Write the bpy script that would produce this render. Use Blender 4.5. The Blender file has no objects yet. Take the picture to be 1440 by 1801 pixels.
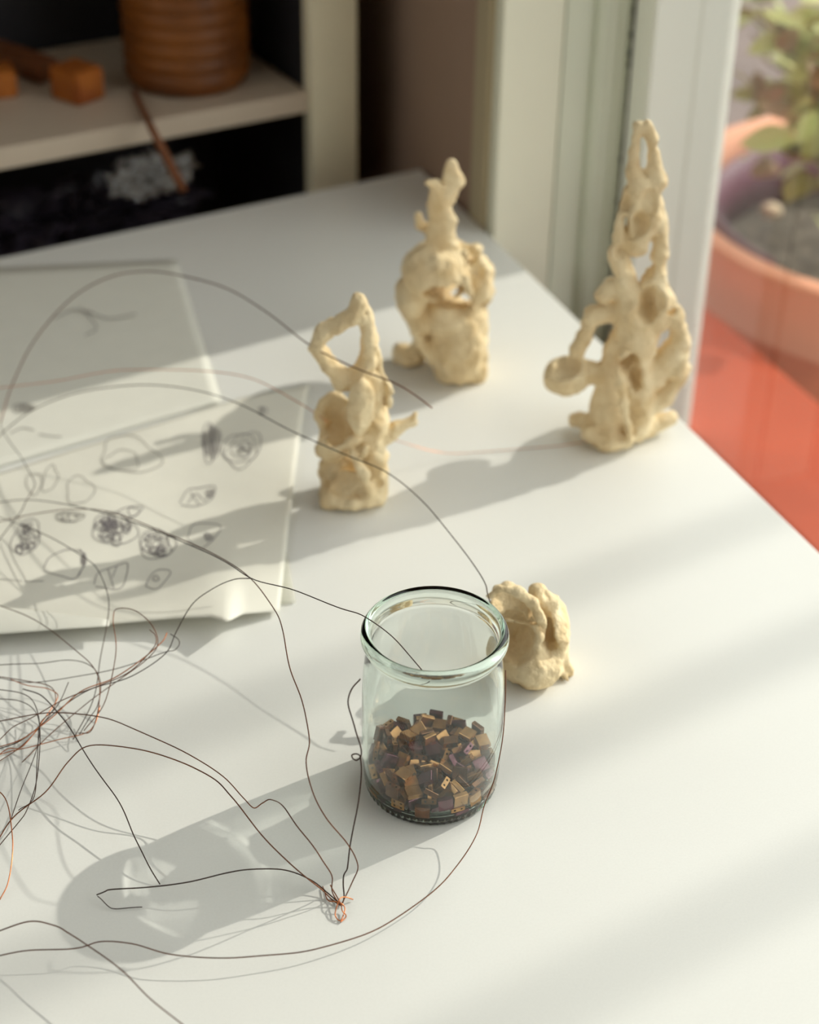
import bpy, bmesh, math, random
import numpy as np
from mathutils import Vector, Matrix, Quaternion, noise

random.seed(7)
# ------------------------------------------------------------------ camera
W, H = 1440, 1801
F = 3035.0                                   # focal length in pixels
TH, ROLL = math.radians(34.0), math.radians(1.0)
CAM = np.array([-0.0139, -0.6242, 0.5768])
fw = np.array([0, math.cos(TH), -math.sin(TH)]); rt = np.array([1.0, 0, 0]); up = np.cross(rt, fw)
rr = math.cos(ROLL)*rt + math.sin(ROLL)*up
uu = math.cos(ROLL)*up - math.sin(ROLL)*rt
sc = bpy.context.scene
C = sc.collection
cd = bpy.data.cameras.new('camera'); cam = bpy.data.objects.new('camera', cd); C.objects.link(cam)
cd.sensor_fit = 'HORIZONTAL'; cd.sensor_width = 24.0; cd.lens = 24.0*F/W
cam.matrix_world = Matrix(((rr[0], uu[0], -fw[0], CAM[0]), (rr[1], uu[1], -fw[1], CAM[1]), (rr[2], uu[2], -fw[2], CAM[2]), (0, 0, 0, 1)))
cd.clip_start = 0.02
cd.dof.use_dof = True; cd.dof.focus_distance = 0.80; cd.dof.aperture_fstop = 5.0
sc.camera = cam
# ------------------------------------------------------------------ sky, sun, exposure
wd = bpy.data.worlds.new('sky'); sc.world = wd; wd.use_nodes = True
bg = wd.node_tree.nodes['Background']; bg.inputs[0].default_value = (0.97, 0.98, 0.95, 1); bg.inputs[1].default_value = SKY = 2.3
SUN = np.array([0.846, 0.533]); SUN = SUN/np.linalg.norm(SUN); TAN = 0.596
sd = Vector((SUN[0], SUN[1], TAN)).normalized()
sl = bpy.data.lights.new('sun', 'SUN'); so_ = bpy.data.objects.new('sun', sl); C.objects.link(so_)
sl.energy = 2.8; sl.color = (1.0, 0.95, 0.86); sl.angle = math.radians(0.55)
so_.rotation_euler = sd.to_track_quat('Z', 'Y').to_euler(); so_.location = (3, 2, 3)
sc.view_settings.view_transform = 'Standard'; sc.view_settings.look = 'None'
sc.view_settings.exposure = 0.0; sc.view_settings.gamma = 1.0; sc.view_settings.use_curve_mapping = False
cy = sc.cycles
cy.use_denoising = True; cy.max_bounces = 16; cy.transmission_bounces = 14; cy.transparent_max_bounces = 16
cy.diffuse_bounces = 5; cy.glossy_bounces = 5; cy.sample_clamp_indirect = 8
cy.caustics_refractive = True; cy.caustics_reflective = False; cy.blur_glossy = 0.5

# ------------------------------------------------------------------ geometry helpers
def ray(x, y):
    d = fw*F + (x-W/2)*rr - (y-H/2)*uu
    return d/np.linalg.norm(d)
def at(x, y, z=0.0):
    """point at height z seen at photo pixel x, y"""
    d = ray(x, y); return CAM + d*((z-CAM[2])/d[2])
def at_y(x, y, yw):
    d = ray(x, y); return CAM + d*((yw-CAM[1])/d[1])
E0 = np.array([0.167, 0.339]); ES = np.array([-0.386, 0.922]); EO = np.array([0.922, 0.386])
ES = ES/np.linalg.norm(ES); EO = np.array([ES[1], -ES[0]])
def SO(s, o, z=0.0):
    """window-wall frame: s along the wall (away from camera), o outwards from the table edge"""
    p = E0 + s*ES + o*EO; return np.array([p[0], p[1], z])
def at_o(x, y, o):
    d = ray(x, y); n = np.array([EO[0], EO[1], 0]); p0 = SO(0, o)
    return CAM + d*(((p0-CAM)@n)/(d@n))
def s_of(p): return float((np.array(p[:2])-E0)@ES)
BL = at(0, 453); BC = at(740, 297)
BD = (BC-BL); BD = BD/np.linalg.norm(BD); BN = np.array([-BD[1], BD[0], 0])
def BO(t, o, z=0.0):
    """shelf frame: t along the table's back edge from its right corner (negative = left), o behind it"""
    p = BC + t*BD + o*BN; return np.array([p[0], p[1], z])
def at_b(x, y, o):
    d = ray(x, y); p0 = BC + BN*o
    return CAM + d*(((p0-CAM)@BN)/(d@BN))
def t_of(p): return float((np.array(p)-BC)@BD)

def mesh(name, verts, faces, smooth=False):
    me = bpy.data.meshes.new(name); me.from_pydata([tuple(map(float, v)) for v in verts], [], faces); me.update()
    if smooth: me.shade_smooth()
    return me
def obj(name, me, mat=None, parent=None, label=None, cat=None, group=None, kind=None):
    o = bpy.data.objects.new(name, me); C.objects.link(o)
    if mat is not None and me is not None:
        if not me.materials: me.materials.append(mat)
    if parent is not None: o.parent = parent
    if label: o['label'] = label
    if cat: o['category'] = cat
    if group: o['group'] = group
    if kind: o['kind'] = kind
    return o
def empty(name, loc, label=None, cat=None, group=None, kind=None):
    o = bpy.data.objects.new(name, None); C.objects.link(o); o.location = tuple(map(float, loc)); o.empty_display_size = .02
    if label: o['label'] = label
    if cat: o['category'] = cat
    if group: o['group'] = group
    if kind: o['kind'] = kind
    return o
def part(name, me, mat, parent, label=None, kind=None):
    o = obj(name, me, mat, parent, label=label, kind=kind)
    root = parent
    o.matrix_parent_inverse = Matrix.Translation(world_loc(root)).inverted()
    return o
def world_loc(o):
    v = Vector(o.location)
    if o.parent is not None and o.type == 'EMPTY': v = v + world_loc(o.parent)
    if o.type != 'EMPTY': return Vector((0, 0, 0)) if o.parent is None else Vector((0, 0, 0))
    return v
def prism(poly, z0, z1, bevel=0.0, name='m'):
    """poly: list of xy (counter-clockwise), extruded z0..z1"""
    bm = bmesh.new()
    lo = [bm.verts.new((float(p[0]), float(p[1]), z0)) for p in poly]; hi = [bm.verts.new((float(p[0]), float(p[1]), z1)) for p in poly]
    n = len(poly)
    bm.faces.new(lo[::-1]); bm.faces.new(hi)
    for i in range(n): bm.faces.new((lo[i], lo[(i+1) % n], hi[(i+1) % n], hi[i]))
    bmesh.ops.recalc_face_normals(bm, faces=bm.faces)
    if bevel > 0: bmesh.ops.bevel(bm, geom=list(bm.edges), offset=bevel, segments=2, affect='EDGES', profile=.5)
    me = bpy.data.meshes.new(name); bm.to_mesh(me); bm.free(); return me
def sobox(s0, s1, o0, o1, z0, z1, bevel=0.0):
    return prism([SO(s0, o0)[:2], SO(s0, o1)[:2], SO(s1, o1)[:2], SO(s1, o0)[:2]], z0, z1, bevel)
def bobox(t0, t1, o0, o1, z0, z1, bevel=0.0):
    return prism([BO(t0, o0)[:2], BO(t1, o0)[:2], BO(t1, o1)[:2], BO(t0, o1)[:2]], z0, z1, bevel)
def lathe(prof, n=96, c=(0, 0, 0), closed=False, rfun=None):
    V = []; Fc = []
    m = len(prof)
    for j, (r, z) in enumerate(prof):
        for i in range(n):
            a = 2*math.pi*i/n; q = r if rfun is None else rfun(j, i, r)
            V.append((c[0]+q*math.cos(a), c[1]+q*math.sin(a), c[2]+z))
    for j in range(m-1 if not closed else m):
        k = (j+1) % m
        for i in range(n):
            i2 = (i+1) % n
            Fc.append((j*n+i, j*n+i2, k*n+i2, k*n+i))
    if not closed:
        if prof[0][0] > 0: Fc.append(tuple(range(n))[::-1])
        if prof[-1][0] > 0: Fc.append(tuple((m-1)*n+i for i in range(n)))
    me = mesh('lathe', V, Fc, True); bm = bmesh.new(); bm.from_mesh(me)
    bmesh.ops.remove_doubles(bm, verts=bm.verts, dist=1e-6); bmesh.ops.recalc_face_normals(bm, faces=bm.faces); bm.to_mesh(me); bm.free()
    return me
def catmull(P, n=8):
    P = [np.array(p, float) for p in P]; P = [2*P[0]-P[1]] + P + [2*P[-1]-P[-2]]
    out = []
    for i in range(1, len(P)-2):
        p0, p1, p2, p3 = P[i-1:i+3]
        for k in range(n):
            t = k/n
            out.append(.5*((2*p1)+(-p0+p2)*t+(2*p0-5*p1+4*p2-p3)*t*t+(-p0+3*p1-3*p2+p3)*t**3))
    out.append(P[-2]); return out
def tube(pts, r, nseg=6, rf=None):
    """one tube mesh along points"""
    V = []; Fc = []; P = [Vector(p) for p in pts]; n = len(P)
    t = (P[1]-P[0]).normalized(); u = t.orthogonal().normalized()
    for i in range(n):
        t = (P[min(i+1, n-1)]-P[max(i-1, 0)])
        if t.length < 1e-9: t = Vector((0, 0, 1))
        t.normalize(); u = (u - t*u.dot(t)); u = u.normalized() if u.length > 1e-9 else t.orthogonal().normalized(); v = t.cross(u)
        q = r if rf is None else rf(i/(n-1))
        for k in range(nseg):
            a = 2*math.pi*k/nseg; V.append(P[i]+u*math.cos(a)*q+v*math.sin(a)*q)
    for i in range(n-1):
        for k in range(nseg):
            k2 = (k+1) % nseg; Fc.append((i*nseg+k, i*nseg+k2, (i+1)*nseg+k2, (i+1)*nseg+k))
    Fc.append(tuple(range(nseg))[::-1]); Fc.append(tuple((n-1)*nseg+k for k in range(nseg)))
    return V, Fc

# ------------------------------------------------------------------ materials
def srgb(r, g, b):
    f = lambda c: (c/255/12.92) if c/255 <= .04045 else ((c/255+.055)/1.055)**2.4
    return (f(r), f(g), f(b), 1)
def mat(name, col, rough=.5, metal=0., var=.0, scale=40., bump=0., bscale=200., spec=.5, col2=None, sub=0., coat=0., trans=0., ior=1.45):
    m = bpy.data.materials.new(name); m.use_nodes = True; nt = m.node_tree; N = nt.nodes; L = nt.links
    p = N['Principled BSDF']; p.inputs['Roughness'].default_value = rough; p.inputs['Metallic'].default_value = metal
    p.inputs['Specular IOR Level'].default_value = spec; p.inputs['IOR'].default_value = ior
    if trans: p.inputs['Transmission Weight'].default_value = trans
    if coat: p.inputs['Coat Weight'].default_value = coat
    p.inputs['Base Color'].default_value = col
    tc = N.new('ShaderNodeTexCoord')
    if var > 0 or col2:
        n = N.new('ShaderNodeTexNoise'); n.inputs['Scale'].default_value = scale; n.inputs['Detail'].default_value = 5
        L.new(tc.outputs['Object'], n.inputs['Vector'])
        mx = N.new('ShaderNodeMix'); mx.data_type = 'RGBA'
        a = col; b = col2 or tuple(c*(1-var) for c in col[:3])+(1,)
        mx.inputs[6].default_value = a; mx.inputs[7].default_value = b
        r = N.new('ShaderNodeValToRGB'); r.color_ramp.elements[0].position = .35; r.color_ramp.elements[1].position = .7
        L.new(n.outputs['Fac'], r.inputs[0]); L.new(r.outputs[0], mx.inputs[0]); L.new(mx.outputs[2], p.inputs['Base Color'])
    if bump > 0:
        n2 = N.new('ShaderNodeTexNoise'); n2.inputs['Scale'].default_value = bscale; n2.inputs['Detail'].default_value = 4
        L.new(tc.outputs['Object'], n2.inputs['Vector'])
        bp = N.new('ShaderNodeBump'); bp.inputs['Strength'].default_value = bump; bp.inputs['Distance'].default_value = .002
        L.new(n2.outputs['Fac'], bp.inputs['Height']); L.new(bp.outputs[0], p.inputs['Normal'])
    if sub > 0:
        p.inputs['Subsurface Weight'].default_value = sub; p.inputs['Subsurface Radius'].default_value = (.004, .002, .001); p.inputs['Subsurface Scale'].default_value = 1
    return m
M = {}
M['table'] = mat('white_laminate', (.80, .80, .765, 1), .38, var=.03, scale=900, bump=.02, bscale=1500)
M['edge'] = mat('laminate_edge', (.74, .73, .68, 1), .5, var=.05)
M['wall'] = mat('plaster', srgb(164, 138, 120), .8, var=.06, scale=12, bump=.05, bscale=60)
M['wallb'] = mat('plaster_bead', srgb(180, 166, 136), .7, var=.05, scale=12)
M['walld'] = mat('dim_plaster', srgb(134, 116, 94), .8, var=.05, scale=8)
M['floor'] = mat('wood_floor', srgb(96, 72, 52), .6, var=.3, scale=6)
M['ceil'] = mat('ceiling_paint', srgb(222, 216, 204), .8, var=.03)
M['frame'] = mat('painted_wood', srgb(236, 236, 216), .45, var=.05, scale=9, bump=.06, bscale=40)
M['frame2'] = mat('painted_wood_cool', srgb(230, 235, 218), .45, var=.05, scale=9, bump=.06, bscale=40)
M['stile'] = mat('painted_sash', srgb(247, 249, 238), .4, var=.04, scale=7, bump=.06, bscale=40)
M['gap'] = mat('dark_gap', srgb(52, 48, 40), .9, var=.4, scale=60)
M['unit'] = mat('shaded_shelf_white', srgb(200, 184, 164), .5, var=.04)  # white boards toned down: their shade is put into the colour
M['post'] = mat('lit_post_white', srgb(240, 232, 204), .5, var=.04)  # brighter copy of the shelf white, with the light put into the colour
M['dark'] = mat('shaded_interior_board', srgb(34, 31, 36), .7, var=.2)  # near-black stands for the unlit inside of the white unit
M['clay'] = mat('white_clay', srgb(238, 220, 182), .75, col2=srgb(218, 192, 146), scale=70, bump=.8, bscale=300, spec=.25, sub=.0)
M['copper'] = mat('dark_copper', srgb(120, 78, 56), .38, metal=.9, var=.3, scale=120)
M['copperd'] = mat('oxidised_copper', srgb(70, 52, 44), .45, metal=.7, var=.3, scale=120)
M['copperb'] = mat('bright_copper', srgb(214, 134, 88), .3, metal=.9, var=.3, scale=120)
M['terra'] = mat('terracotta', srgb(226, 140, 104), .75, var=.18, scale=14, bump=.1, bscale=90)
M['terrar'] = mat('sunlit_terracotta', srgb(236, 168, 134), .75, var=.12, scale=14, bump=.1, bscale=90)  # paler copy of the terracotta, with sunlight put into the colour
M['ledge'] = mat('terracotta_red', srgb(186, 76, 40), .6, var=.15, scale=10, bump=.08, bscale=60)
M['soil'] = mat('soil', srgb(112, 104, 92), .95, col2=srgb(64, 56, 50), scale=60, bump=.6, bscale=80)
M['purple'] = mat('purple_plastic', srgb(112, 58, 84), .5, var=.2, scale=12)
M['spot'] = mat('pale_spot', srgb(226, 204, 172), .7, var=.1)
M['leaf'] = mat('leaf', srgb(150, 160, 84), .6, col2=srgb(186, 176, 112), scale=30)
M['leaf2'] = mat('dry_leaf', srgb(168, 120, 84), .6, col2=srgb(140, 130, 80), scale=30)
M['stem'] = mat('stem', srgb(120, 96, 64), .8, var=.2)
M['amber'] = mat('amber_glaze', srgb(130, 74, 20), .5, col2=srgb(86, 46, 16), scale=20, bump=.1, bscale=60)
M['block'] = mat('orange_wood', srgb(178, 104, 36), .6, col2=srgb(146, 76, 26), scale=40)
M['brown'] = mat('brown_wood', srgb(120, 70, 38), .6, var=.25, scale=40)
M['pencil'] = mat('pencil_line', srgb(112, 106, 110), .9)
M['pencil2'] = mat('faint_pencil_line', srgb(150, 146, 140), .9)
M['paving'] = mat('dark_paving', srgb(112, 96, 92), .9, var=.3, scale=5)
M['metalrail'] = mat('weathered_post', srgb(120, 120, 112), .6, var=.1)

# ------------------------------------------------------------------ structure: room
D = 0.172                                    # the glass lies this far beyond the table edge, in a deep reveal
FL, CE = -0.75, 1.75
SR = s_of(at_o(868, 417, 0.0))               # the reveal: wall ends here and turns outwards
S_end = -1.9; SILL = -.30
def struct(name, me, m, parent=None):
    return obj(name, me, M[m] if isinstance(m, str) else m, parent, kind='structure')
_gm = []
def gm_():
    if _gm: return _gm[0]
    gm = bpy.data.materials.new('window_glass'); gm.use_nodes = True; nt = gm.node_tree; N = nt.nodes; L = nt.links; N.clear()
    out = N.new('ShaderNodeOutputMaterial'); mx = N.new('ShaderNodeMixShader'); tr = N.new('ShaderNodeBsdfTransparent'); gl = N.new('ShaderNodeBsdfGlossy')
    tr.inputs[0].default_value = (.96, .97, .96, 1); gl.inputs['Roughness'].default_value = .02; gl.inputs['Color'].default_value = (1, 1, 1, 1)
    fr = N.new('ShaderNodeFresnel'); fr.inputs[0].default_value = 1.5; ge = N.new('ShaderNodeNewGeometry'); mu = N.new('ShaderNodeMath'); mu.operation = 'MULTIPLY'; iv = N.new('ShaderNodeMath'); iv.operation = 'SUBTRACT'; iv.inputs[0].default_value = 1.75
    L.new(ge.outputs['Backfacing'], iv.inputs[1]); iv.use_clamp = False
    iv2 = N.new('ShaderNodeMath'); iv2.operation = 'MULTIPLY'; iv2.inputs[0].default_value = 1.75
    inv = N.new('ShaderNodeMath'); inv.operation = 'SUBTRACT'; inv.inputs[0].default_value = 1.0; L.new(ge.outputs['Backfacing'], inv.inputs[1]); L.new(inv.outputs[0], iv2.inputs[1])
    L.new(fr.outputs[0], mu.inputs[0]); L.new(iv2.outputs[0], mu.inputs[1]); mu.use_clamp = True
    L.new(mu.outputs[0], mx.inputs[0]); L.new(tr.outputs[0], mx.inputs[1]); L.new(gl.outputs[0], mx.inputs[2]); L.new(mx.outputs[0], out.inputs[0])
    _gm.append(gm); return gm
struct('floor', sobox(-2.4, 1.9, -1.75, .002, FL-.05, FL), 'floor')
struct('ceiling', sobox(-2.4, 1.9, -1.75, D+.1, CE, CE+.08), 'ceil')
struct('wall_right', sobox(SR+.014, 1.9, .002, D+.0055, FL, CE), 'wall')
struct('wall_right_near', sobox(-2.4, S_end, .002, D+.0055, FL, CE), 'wall')
struct('wall_right_low', sobox(S_end, SR+.014, .002, D+.0055, FL, SILL), 'wall')
struct('wall_right_top', sobox(S_end, SR+.014, .002, D+.0055, 1.35, CE), 'wall')
struct('wall_back', sobox(1.75, 1.9, -1.75, -.002, FL, CE), 'walld')
struct('wall_left', sobox(-2.4, 1.9, -1.85, -1.75, FL, .70), 'walld')
struct('wall_left_top', sobox(-2.4, 1.9, -1.85, -1.75, 1.5, CE), 'walld')
struct('wall_left_near', sobox(-2.4, -1.9, -1.85, -1.75, .70, 1.5), 'walld')
struct('wall_left_far', sobox(1.2, 1.9, -1.85, -1.75, .70, 1.5), 'walld')
fill_win = struct('added_window', sobox(-1.9, 1.2, -1.83, -1.77, .70, .75), 'frame')  # unseen window added in the left wall to brighten the room side
part('frame', sobox(-.28, -.22, -1.83, -1.77, .75, 1.5), M['frame'], fill_win)
part('glass_pane', sobox(-1.9, 1.2, -1.805, -1.80, .75, 1.5), gm_(), fill_win)
struct('wall_front', sobox(-2.5, -2.4, -1.75, D+.1, FL, CE), 'walld')
# window: flat casing lining the reveal, recess, moulded strip, sash stile, glass
O1, O2, O3, O4 = .0505, .0545, .079, .1775
win = struct('window_1', sobox(SR, SR+.014, 0, O1, SILL, 1.35, .001), 'frame')
def wpart(name, me, m, label=None):
    o = part(name, me, M[m] if isinstance(m, str) else m, win, label); return o
wpart('corner_bead', sobox(SR+.0142, SR+.040, -.004, .0019, FL, 1.35, .0018), 'wallb')
wpart('groove', sobox(SR+.008, SR+.014, O1, O2, SILL, 1.35), 'gap', 'dark groove beside the flat casing')
wpart('inner_casing', sobox(SR+.006, SR+.014, O2, O3, SILL, 1.35, .0008), 'frame2')
k = 44; prof = []; o0, o1_ = O3+.0004, .128
for i in range(k+1):
    u = i/k
    s_ = SR-.004 - .0020*math.sin(u*math.pi*6)**2 + (.004 if u > .86 else 0) + .005*max(0, .12-u)/.12
    prof.append(SO(s_, o0+u*(o1_-o0))[:2])
prof = [SO(SR+.014, o0)[:2]] + prof + [SO(SR+.014, o1_)[:2]]
wpart('moulded_strip', prism(prof[::-1], SILL, 1.35), 'frame2')
wpart('sash_gap', sobox(SR+.004, SR+.014, o1_, D+.0055, SILL, 1.35), 'gap', 'dark ragged gap between frame and sash')
SS = 1.523*O4                                # face of the sash stile
k = 60; prof = [SO(SR+.0, O4)[:2], SO(SS, O4)[:2], SO(SS-.0008, O4-.003)[:2], SO(SS-.0008, .146)[:2], SO(SS, .144)[:2], SO(SS, .1068)[:2], SO(SS+.002, .1052)[:2], SO(SR-.008, .1052)[:2], SO(SR-.008, O4)[:2]]
wpart('stile', prism(prof[1:], SILL, 1.35), 'stile')
# dark strip with a ragged edge along the gap
V = []; Fc = []; zz = [SILL+.004*i for i in range(int((1.35-SILL)/.004))]
for i, z in enumerate(zz):
    e = .0012+.0018*abs(noise.noise((z*90, 2, 1)))+.0012*(noise.noise((z*300, 5, 1)) > .25)
    V += [tuple(SO(SR-.0085, .1045-e, z)), tuple(SO(SR-.0085, .1052, z))]
    if i: a = len(V)-4; Fc.append((a, a+1, a+3, a+2))
wpart('ragged_strip', mesh('ragged_line', V, Fc), 'gap', 'dark ragged line along the sash')
wpart('lower_rail', sobox(S_end, SS-.0003, D-.012, D+.006, SILL, SILL+.05, .001), 'frame')
wpart('top_rail', sobox(S_end, SS-.0003, D-.012, D+.006, 1.30, 1.35, .001), 'frame')
wpart('glass_pane', sobox(S_end, SS-.0003, D-.002, D+.001, SILL+.05, 1.30), gm_())

# ------------------------------------------------------------------ outdoors
struct('ground', mesh('g', [SO(-8, D+.16, FL-.12), SO(8, D+.16, FL-.12), SO(8, 10, FL-.12), SO(-8, 10, FL-.12)], [(0, 1, 2, 3)]), 'paving')
obj('outer_sill', sobox(-1.5, .60, .181, .315, -.245, -.20, .004), M['ledge'], label='red-orange painted outer sill just beyond the white table edge', cat='sill')
# large terracotta pot
PZ = -.15; PC = (.518, 1.05, 0.0); PR = .266
pot = empty('terracotta_pot', (PC[0], PC[1], FL-.12), 'large round terracotta pot outside the window pane', 'plant pot')
pz = FL-.12
prof = [(.001, pz), (.165, pz), (.17, pz+.02), (.232, PZ-.09), (.232, PZ-.085), (.252, PZ-.08), (.262, PZ-.012), (.266, PZ-.004), (.262, PZ), (.246, PZ), (.240, PZ-.006), (.234, PZ-.03), (.222, PZ-.12), (.15, pz+.03), (.001, pz+.03)]
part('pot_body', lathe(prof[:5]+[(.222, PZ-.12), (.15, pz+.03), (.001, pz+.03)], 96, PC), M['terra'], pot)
part('pot_rim', lathe([(.2325, PZ-.09), (.252, PZ-.08), (.262, PZ-.012), (.266, PZ-.004), (.262, PZ), (.246, PZ), (.240, PZ-.006), (.234, PZ-.03), (.225, PZ-.09)], 96, PC, True), M['terrar'], pot, 'thick rim with sunlight put into its pale colour')
V = []; Fc = []; n = 40
for j in range(14):
    for i in range(n):
        a = 2*math.pi*i/n; r = .226*j/13
        V.append((PC[0]+r*math.cos(a), PC[1]+r*math.sin(a), PZ-.085+.012*noise.noise((r*30*math.cos(a), r*30*math.sin(a), 1))))
for j in range(13):
    for i in range(n): Fc.append((j*n+i, j*n+(i+1) % n, (j+1)*n+(i+1) % n, (j+1)*n+i))
sme = mesh('soil', V, Fc, True); part('soil', sme, M['soil'], pot, 'grey brown soil', kind='stuff')
# purple plastic collar inside the pot's rim (left and far side)
def arcwall(r, z0, z1, a0, a1, th, n=40):
    poly = [];
    for i in range(n+1):
        a = a0+(a1-a0)*i/n; poly.append((PC[0]+r*math.cos(a), PC[1]+r*math.sin(a)))
    for i in range(n, -1, -1):
        a = a0+(a1-a0)*i/n; poly.append((PC[0]+(r-th)*math.cos(a), PC[1]+(r-th)*math.sin(a)))
    V = [(p[0], p[1], z) for z in (z0, z1) for p in poly]; m = len(poly); Fc = []
    for i in range(m): Fc.append((i, (i+1) % m, m+(i+1) % m, m+i))
    for i in range(n):
        Fc.append((i, i+1, m-2-i, m-1-i)[::-1]); Fc.append((m+i, m+i+1, 2*m-2-i, 2*m-1-i))
    return mesh('arc', V, Fc, True)
obj('plant_bag', arcwall(.222, PZ-.09, PZ-.012, math.radians(85), math.radians(215), .006), M['purple'], label='purple plastic liner inside the far side of the terracotta pot', cat='liner')
g = at(1356, 370, PZ-.06)
def blob(c, rx, ry, rz, seed=0, amp=.1, sub=3, fr_=3.0):
    bm = bmesh.new(); bmesh.ops.create_icosphere(bm, subdivisions=sub, radius=1)
    for v in bm.verts:
        q = 1+amp*noise.noise(v.co*fr_+Vector((seed*7.3, 0, 0))); v.co = Vector((v.co.x*rx*q+c[0], v.co.y*ry*q+c[1], v.co.z*rz*q+c[2]))
    me = bpy.data.meshes.new('blob'); bm.to_mesh(me); bm.free(); me.shade_smooth(); return me
obj('spot', blob(g, .012, .012, .008, 3), M['spot'], label='pale rounded spot on the soil inside the terracotta pot', cat='spot')  # pale rounded form set on the soil for a bright spot
# leafy plant growing in the pot
rnd = random.Random(3)
plant = empty('potted_shrub', (PC[0]+.06, PC[1], PZ-.08), 'leafy green shrub with small oval leaves in the terracotta pot', 'plant')
def leaf_mesh(L_, w_):
    V = []; Fc = []
    for i in range(7):
        u = i/6; ww = w_*math.sin(math.pi*min(1, u*.96+.04))**.8; z = -.25*L_*u*u
        V += [(u*L_, -ww, z+.15*ww), (u*L_, 0, z), (u*L_, ww, z+.15*ww)]
    for i in range(6):
        a = i*3; Fc += [(a, a+1, a+4, a+3), (a+1, a+2, a+5, a+4)]
    return mesh('leaf', V, Fc, True)
lm = [leaf_mesh(.05, .016), leaf_mesh(.04, .015), leaf_mesh(.045, .012)]
for m_ in lm: m_.materials.append(None)
base = Vector((PC[0]+.06, PC[1]+.0, PZ-.08)); tips = []
for px_, py_, dy in ((1335, 20, .0), (1385, 90, -.04), (1420, 160, -.08), (1440, 60, .05), (1350, 110, .02), (1405, 20, .08), (1455, 200, -.1), (1395, 215, -.1), (1320, 60, .08), (1470, 110, 0)):
    tip = Vector(at_y(px_, py_, PC[1]+dy)); mid = (base+tip)/2+Vector((rnd.uniform(-.02, .02), 0, .05))
    P = catmull([base, mid, tip], 8); V, Fc = tube(P, .003, 6, lambda u: .004-.0028*u)
    part('stem', mesh('stem', V, Fc, True), M['stem'], plant); tips.append((mid, tip))
nl = 0
plm = Matrix.Translation(Vector(plant.location)).inverted()
for mid, tip in tips:
    for k in range(29):
        u = rnd.random(); p = mid.lerp(tip, u*1.1) + Vector((rnd.gauss(0, .03), rnd.gauss(0, .035), rnd.gauss(0, .035)))
        l = bpy.data.objects.new('leaf', rnd.choice(lm)); C.objects.link(l); l.parent = plant
        l.location = p-Vector(plant.location)
        l.rotation_euler = (rnd.uniform(-.8, .8), rnd.uniform(-.9, .6), rnd.uniform(0, 6.28)); s_ = rnd.uniform(.7, 1.15); l.scale = (s_, s_, s_)
        l.material_slots[0].link = 'OBJECT'; l.material_slots[0].material = M['leaf2'] if rnd.random() < .22 else M['leaf']; nl += 1
# thin posts further out in the garden; their soft shadows stripe the table
R2 = np.array([-SUN[1], SUN[0]])             # across-sun direction on the ground
posts = [(-.275, .030), (-.142, .018), (-.012, .021), (.093, .018), (-.40, .026), (.205, .010)]
for i, (q, w) in enumerate(posts):
    c = SUN*4.2 + R2*q
    obj('garden_cane', lathe([(w/2, FL-.12), (w/2, 3.4)], 12, (c[0], c[1], 0)), M['metalrail'], label=['second garden cane from the near end of the row outside', 'third garden cane from the near end of the row outside', 'fourth garden cane from the near end of the row outside', 'second garden cane from the far end of the row outside', 'nearest garden cane of the row outside the window', 'farthest garden cane of the row outside the window'][i], cat='cane', group='garden canes outside')

# ------------------------------------------------------------------ table
TH_ = .022
A0 = SO(-1.0, 0)[:2]; far = BC[:2]; tl = (BC-BD*1.25)[:2]; nl_ = (SO(-1.0, 0)[0]-1.45, SO(-1.0, 0)[1]-.55)
# table ends in front of the viewer: cut at y=-.42
def lerp_y(a, b, y): t = (y-a[1])/(b[1]-a[1]); return (a[0]+(b[0]-a[0])*t, y)
p1 = lerp_y(far, A0, -.42); p0 = (tl[0]+.2, -.42)
table = empty('worktable', (-.3, .1, FL), 'white laminate table with sunlit top beside the window', 'table')
part('tabletop', prism([p0, p1, far, tl], -TH_, 0, .0012), M['table'], table)
for (x_, y_) in ((p0[0]+.1, -.36), (p1[0]-.12, -.36), (far[0]-.10, far[1]-.12), (tl[0]+.12, tl[1]+.0)):
    part('leg', prism([(x_-.025, y_-.025), (x_+.025, y_-.025), (x_+.025, y_+.025), (x_-.025, y_+.025)], FL, -TH_), M['edge'], table)

# ------------------------------------------------------------------ shelving unit behind the table
o1 = .05
tp0 = t_of(at_b(548, 150, o1)); tp1 = t_of(at_b(629, 150, o1))
unit = empty('shelving_unit', BO((tp0-1.4)/2, o1+.18, FL), 'white open shelving unit in shade behind the table', 'shelf')
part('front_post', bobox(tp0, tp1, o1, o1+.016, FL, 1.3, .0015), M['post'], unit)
part('side_panel', bobox(tp0+.004, tp1-.006, o1+.016, o1+.21, FL, 1.3), M['dark'], unit, 'side panel coloured dark for its shade')
part('back_panel', bobox(-1.25, tp0+.004, o1+.21, o1+.22, FL, 1.3), M['dark'], unit, 'back panel coloured black for the unlit interior')
ze = .0622; 
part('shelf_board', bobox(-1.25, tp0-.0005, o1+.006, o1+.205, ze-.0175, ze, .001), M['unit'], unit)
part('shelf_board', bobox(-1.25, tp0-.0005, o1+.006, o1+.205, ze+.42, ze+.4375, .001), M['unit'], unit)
part('shelf_board', bobox(-1.25, tp0-.0005, o1+.006, o1+.205, -.30, -.2825, .001), M['dark'], unit, 'lower board coloured dark for its shade')
part('left_post', bobox(-1.295, -1.25, o1, o1+.21, FL, 1.3), M['unit'], unit)
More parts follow.
